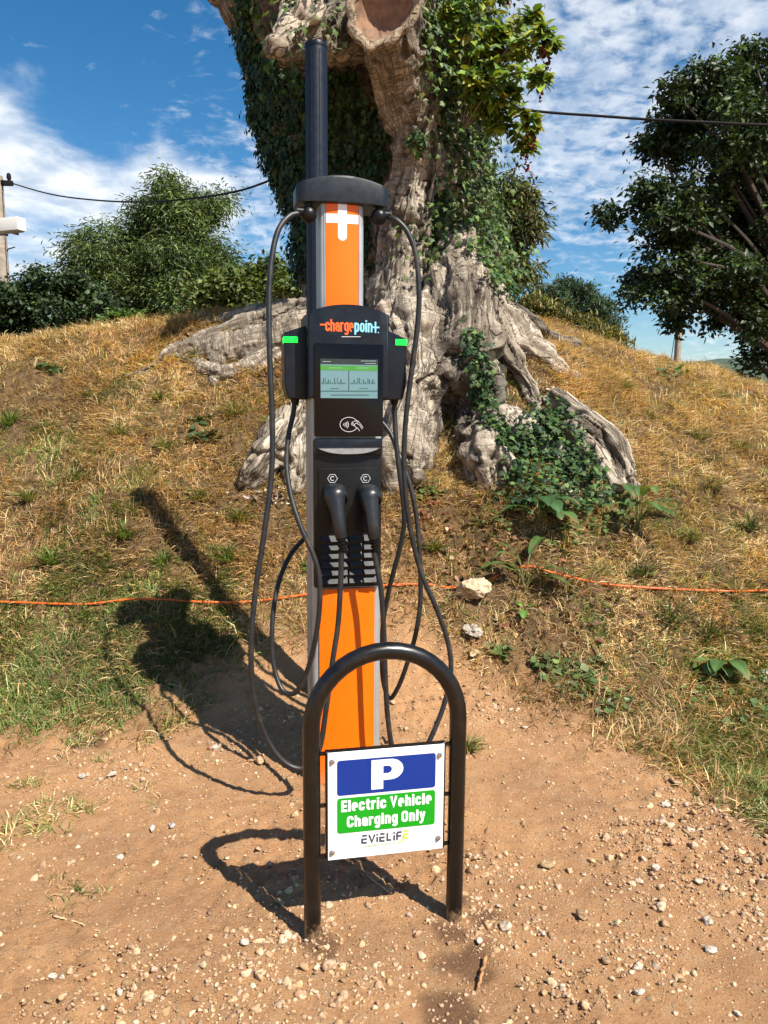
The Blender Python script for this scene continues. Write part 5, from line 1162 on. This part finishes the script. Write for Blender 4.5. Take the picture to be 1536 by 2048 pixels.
blades(2400, (-2.4, 2.2, 1.8, 4.0), lambda x, y: (1 - grassiness(x, y)) * (sstep(-x, .55, 1.1) * sstep(y, 2.0, 2.6) + sstep(x, 1.0, 1.6) * .6) * sstep(fbm2(x, y, 3.2, 3, 83), .5, .66), .055, .0034, (.5, 1.4), GREEN + STRAW[:3], 'thin_grass', 'thin grass sprigs scattered on the dirt', curl=.6, tuft=.022, seed=7)
def tufts():
    spots = [(105, 1125, 1.0, 0), (250, 1075, .9, 0), (455, 1120, 1.0, 0), (470, 830, 1.1, 1), (240, 870, .9, 1), (560, 850, 1.0, 0), (870, 1100, .9, 1), (20, 850, 1.0, 0), (1340, 1240, 1.1, 2), (1420, 1270, 1.0, 2), (1130, 860, .8, 1), (480, 1040, .9, 1), (330, 1130, .8, 0), (630, 1140, .7, 0), (1395, 880, .8, 1), (1290, 1150, .8, 2), (935, 1500, .6, 1), (390, 720, .8, 1), (500, 700, .7, 1), (1420, 980, .8, 1), (1300, 840, .7, 1), (1480, 900, .8, 1), (1380, 1080, .9, 1), (1500, 1060, .8, 2), (1250, 780, .7, 1), (1200, 1150, .7, 1), (150, 960, .9, 1), (60, 1000, .8, 1), (330, 900, .9, 1), (400, 1000, .8, 1), (180, 800, .8, 1), (320, 800, .8, 1)]
    names = ['bright green grass tuft', 'yellowing grass tuft', 'dull grey green grass tuft']; where = []
    pal = [[(.09, .16, .03), (.13, .2, .045)], [(.16, .17, .05), (.25, .22, .08), (.12, .15, .04)], [(.07, .09, .035), (.10, .12, .05)]]
    for px, py, s, k in spots:
        h = ground_hit(px, py); n = 130; ang = RNG.uniform(0, 2 * np.pi, n); r = RNG.random(n) ** .7; P0 = np.stack([np.cos(ang) * r * .03, np.sin(ang) * r * .03, np.zeros(n) - .01], 1) * s
        L_ = .15 * s * RNG.uniform(.4, 1.2, n); ln = .15 + r * .9; dh = np.stack([np.cos(ang), np.sin(ang), ang * 0], 1); up = np.array([0, 0, 1.0])
        P1 = P0 + (dh * np.sin(ln)[:, None] + up * np.cos(ln)[:, None]) * (L_ * .55)[:, None]; l2 = ln + .6; P2 = P1 + (dh * np.sin(l2)[:, None] + up * np.cos(l2)[:, None]) * (L_ * .5)[:, None]
        sd = np.stack([-np.sin(ang), np.cos(ang), RNG.normal(0, .5, n)], 1) * .0028; V = np.stack([P0 - sd, P0 + sd, P1 - sd, P1 + sd, P2], 1).reshape(-1, 3); b = (np.arange(n) * 5)[:, None, None]; F = (b + np.array([[0, 1, 3], [0, 3, 2], [2, 3, 4]])).reshape(-1, 3)
        o = mesh_np('grass_tuft', V, F, M['grass'], None, color=np.repeat(palette(pal[k], n, .2), 5, 0)); o.location = h
        tag(o, names[k] + ' standing out of the shorter grass', 'grass tuft', names[k] + 's')
tufts()

# ------------------------------------------------------------------ broad-leaved weeds
def dock(label, px, py, n, size, spread, cols, tall=.5, cat='weed', w=.34, seed=0):
    h = ground_hit(px, py); r = np.random.default_rng(seed + 300); root = empty('dock_plant', h, 0, label, cat); Vs = []; bm = bmesh.new(); k_ = 9
    for i in range(n):
        a = r.uniform(0, 2 * math.pi); L_ = size * r.uniform(.6, 1.15); e0 = r.uniform(.35, 1.2) * tall + .15; out = np.array([math.cos(a), math.sin(a), 0]); st = spline([(0, 0, 0), out * spread * .5 + np.array([0, 0, .5 * e0 * size]), out * spread + np.array([0, 0, .7 * e0 * size])], 4); bm_tube(bm, st, .0028, 5)
        p = st[-1]; d = nrm(out + np.array([0, 0, e0])); side = np.cross(d, [0, 0, 1]); side /= np.linalg.norm(side); V, F = [], []
        for j in range(k_):
            t = j / (k_ - 1); dd = nrm(d - np.array([0, 0, 1.3 * t * r.uniform(.7, 1.1)])); p = p + dd * L_ / (k_ - 1) if j else p; wd = L_ * w * math.sin(math.pi * min(1, t * .93 + .05)) ** .75 * .5; nn = np.cross(side, dd)
            for u in (-1, -.5, 0, .5, 1): V.append(p + side * wd * u + nn * (abs(u) * .22 * wd - .012 * L_ * math.sin(j * 2.4 + u * 3) * abs(u)))
        for j in range(k_ - 1):
            for u in range(4): F.append((j * 5 + u, j * 5 + u + 1, (j + 1) * 5 + u + 1, (j + 1) * 5 + u))
        c = np.array(cols[r.integers(0, len(cols))]) * r.uniform(.75, 1.25); C = np.tile(c, (len(V), 1)) * (.65 + .7 * fbm(np.array(V) * 28, 3, seed + i)[:, None]); C[2::5] = C[2::5] * 1.4; bz = sstep(fbm(np.array(V) * 19 + 4, 3, seed + i + 40), .58, .72)[:, None]; C = C * (1 - bz) + np.array([.20, .13, .05]) * bz
        mesh_np('leaf', np.array(V), np.array(F), M['dock'], root, color=C, smooth=True)
    from_bm('stem', bm, mat_simple('weed_stem', (.16, .17, .05), .6), root)
DG = [(.065, .13, .03), (.085, .155, .038), (.05, .10, .026)]
dock('broad light green dock rosette on the right below the orange cable', 1440, 1335, 22, .145, .06, [(.11, .19, .05), (.085, .16, .04)], .35, w=.5, seed=1)
dock('dark broad dock leaves hanging at the foot of the ivy mound', 1075, 1050, 11, .21, .05, [(.045, .10, .032), (.06, .125, .036)], .7, w=.55, seed=2)
dock('tall narrow leaved dock right of the ivy mound', 1275, 1060, 10, .24, .05, DG, 1.0, w=.3, seed=3)
dock('upright narrow dock growing beside the large pale rock', 1050, 1185, 11, .23, .05, DG, 1.0, w=.24, seed=4)
dock('small dock seedling under the upright dock', 1048, 1232, 5, .10, .02, [(.12, .24, .05)], .5, w=.5, seed=5)
def creeping(label, spots, n, size, cols, seed):
    r = np.random.default_rng(seed); bv, bf = leaf_plain(.62, .08, .1)
    for px, py, rad in spots:
        h0 = ground_hit(px, py); P = ground_hits(px + r.normal(0, rad, n), py + r.normal(0, rad * .45, n)) - np.array(h0); P[:, 2] += r.uniform(.008, .045, n)
        Nn = np.stack([r.normal(0, .35, n), -.2 + r.normal(0, .35, n), np.ones(n)], 1); Tt = np.stack([r.normal(size=n), r.normal(size=n), -.1 * np.ones(n)], 1)
        V, F, C = scatter(bv, bf, P, frames(Nn, nrm(Tt)), size * r.uniform(.5, 1.3, n), palette(cols, n))
        mid = P * .5 + np.array([0, 0, .004]); mid[:, 2] = np.array(zt(mid[:, 0] + h0.x, mid[:, 1] + h0.y)) - h0.z + .012; sd = nrm(np.stack([-P[:, 1], P[:, 0], np.zeros(n)], 1)) * .0016; z0 = np.array([0, 0, .008])
        RV = np.stack([z0 - sd, z0 + sd, mid - sd, mid + sd, P - sd, P + sd], 1).reshape(-1, 3); RF = (np.arange(n)[:, None, None] * 6 + np.array([[0, 1, 3], [0, 3, 2], [2, 3, 5], [2, 5, 4]])).reshape(-1, 3)
        V, F, C = merge([(V, F, C), (RV, RF, np.tile([.14, .15, .05], (len(RV), 1)))]); o = mesh_np('creeping_weed', V, F, M['dock'], None, color=C); o.location = h0
        tag(o, label, 'weed', label if len(spots) > 1 else None)
creeping('low creeping weed patch along the dirt edge right of the hoop', [(1100, 1335, 30), (1160, 1375, 30), (1000, 1310, 14), (1230, 1410, 25), (1170, 1350, 25)], 46, .042, [(.08, .13, .04), (.11, .16, .05), (.07, .11, .035)], 5)
creeping('small green weed patch near the light green dock on the right', [(1400, 1400, 22), (1500, 1440, 30), (1450, 1380, 25), (1530, 1370, 20)], 30, .036, [(.07, .13, .035), (.10, .15, .045)], 6)
creeping('tangled green weed patch at the foot of the old tree', [(1000, 1050, 25), (1150, 1060, 30), (1120, 1090, 22), (860, 990, 14), (1220, 1050, 25)], 40, .038, [(.06, .12, .03), (.09, .15, .04)], 7)
creeping('small dark weed rosette high on the left bank', [(100, 745, 12)], 60, .05, [(.055, .10, .04), (.08, .13, .045)], 8)
creeping('dark leafy weed patch in the middle of the left bank', [(405, 880, 14), (400, 850, 10)], 45, .055, [(.05, .085, .035), (.07, .11, .04)], 9)
creeping('low green weed patch on the right crest', [(1350, 745, 18)], 70, .06, [(.06, .10, .03), (.09, .13, .04)], 10)
creeping('bright weed sprigs beside the pale root stump', [(604, 880, 6), (607, 925, 6)], 26, .035, [(.12, .22, .05), (.09, .18, .04)], 11)
def chips():
    n = 900; reg = np.array([(590, 715, 30, 16), (600, 740, 20, 14), (560, 690, 26, 12), (470, 690, 40, 14), (1190, 985, 40, 14), (540, 1000, 40, 8), (1090, 800, 20, 14)])
    c = reg[RNG.integers(0, len(reg), n)]; P = ground_hits(c[:, 0] + RNG.normal(0, 1, n) * c[:, 2], c[:, 1] + RNG.normal(0, 1, n) * c[:, 3]); P[:, 2] += RNG.uniform(.005, .03, n)
    nn = nrm(np.stack([RNG.normal(0, .7, n), RNG.normal(0, .7, n) - .3, np.ones(n)], 1)); bv, bf = leaf_plain(.3, .10, .05); V, F, C = scatter(bv, bf, P, frames(nn, rand_dirs(n)), .05 * RNG.uniform(.4, 1.3, n), palette([(.50, .43, .34), (.40, .33, .25), (.58, .5, .4), (.28, .22, .17)], n)); tag(mesh_np('bark_chips', V, F, M['stone'], None, color=C), 'pale bark chips strewn round the roots of the old tree', 'bark chips', None, 'stuff')
chips()
def litter():
    n = 800
    reg = [(880, 1040, 60, 22), (1060, 1110, 70, 30), (1150, 1180, 110, 50), (950, 1120, 80, 40), (560, 760, 50, 20), (580, 690, 40, 25), (1100, 1260, 90, 40)]
    c = np.array(reg)[RNG.integers(0, len(reg), n)]; P = ground_hits(c[:, 0] + RNG.normal(0, 1, n) * c[:, 2], c[:, 1] + RNG.normal(0, 1, n) * c[:, 3]); P[:, 2] += RNG.uniform(.01, .05, n)
    nn = nrm(np.stack([RNG.normal(0, .6, n), RNG.normal(0, .6, n) - .2, np.ones(n)], 1)); bv, bf = leaf_plain(.5, .18, .25); V, F, C = scatter(bv, bf, np.array(P), frames(nn, rand_dirs(n)), .033 * RNG.uniform(.4, 1.3, n), palette([(.17, .08, .04), (.22, .11, .05), (.12, .055, .03), (.30, .19, .10), (.16, .05, .026)], n)); o = mesh_np('leaf_litter', V, F, M['leaf'], None, color=C); tag(o, 'brown and reddish dead leaves under the old tree', 'dead leaves', None, 'stuff')
litter()
def stick(label, pts, r, col):
    P = [ground_hit(*q) + Vector((0, 0, .008 + r * .6)) for q in pts]; o0 = P[0]; Q = spline([tuple(p - o0) for p in P], 6); Q = Q + RNG.normal(0, r * .35, Q.shape); V, F = tube_np(Q, np.linspace(r, r * .55, len(Q)), 7); o = mesh_np('stick', V, F, mat_simple('stick_bark', col, .85, var=.3), smooth=True); o.location = o0; tag(o, label, 'stick')
stick('short orange brown stick on damp dirt at the bottom', [(972, 1922), (965, 1950), (956, 1985)], .006, (.42, .20, .08))
stick('long thin brown twig lying on the right of the bank foot', [(1180, 1290), (1205, 1330), (1250, 1372), (1300, 1405), (1340, 1425)], .005, (.2, .11, .06))
stick('pale dry stalk in the shadow under the sign', [(698, 1712), (715, 1730), (728, 1752), (745, 1765), (778, 1790)], .003, (.5, .38, .24))
stick('bent brown twig below the light green dock', [(1420, 1375), (1440, 1405), (1480, 1430), (1500, 1445)], .006, (.18, .10, .06))
stick('straight dry straw on the dirt at the lower left', [(105, 1838), (150, 1850), (200, 1868)], .003, (.5, .36, .2))
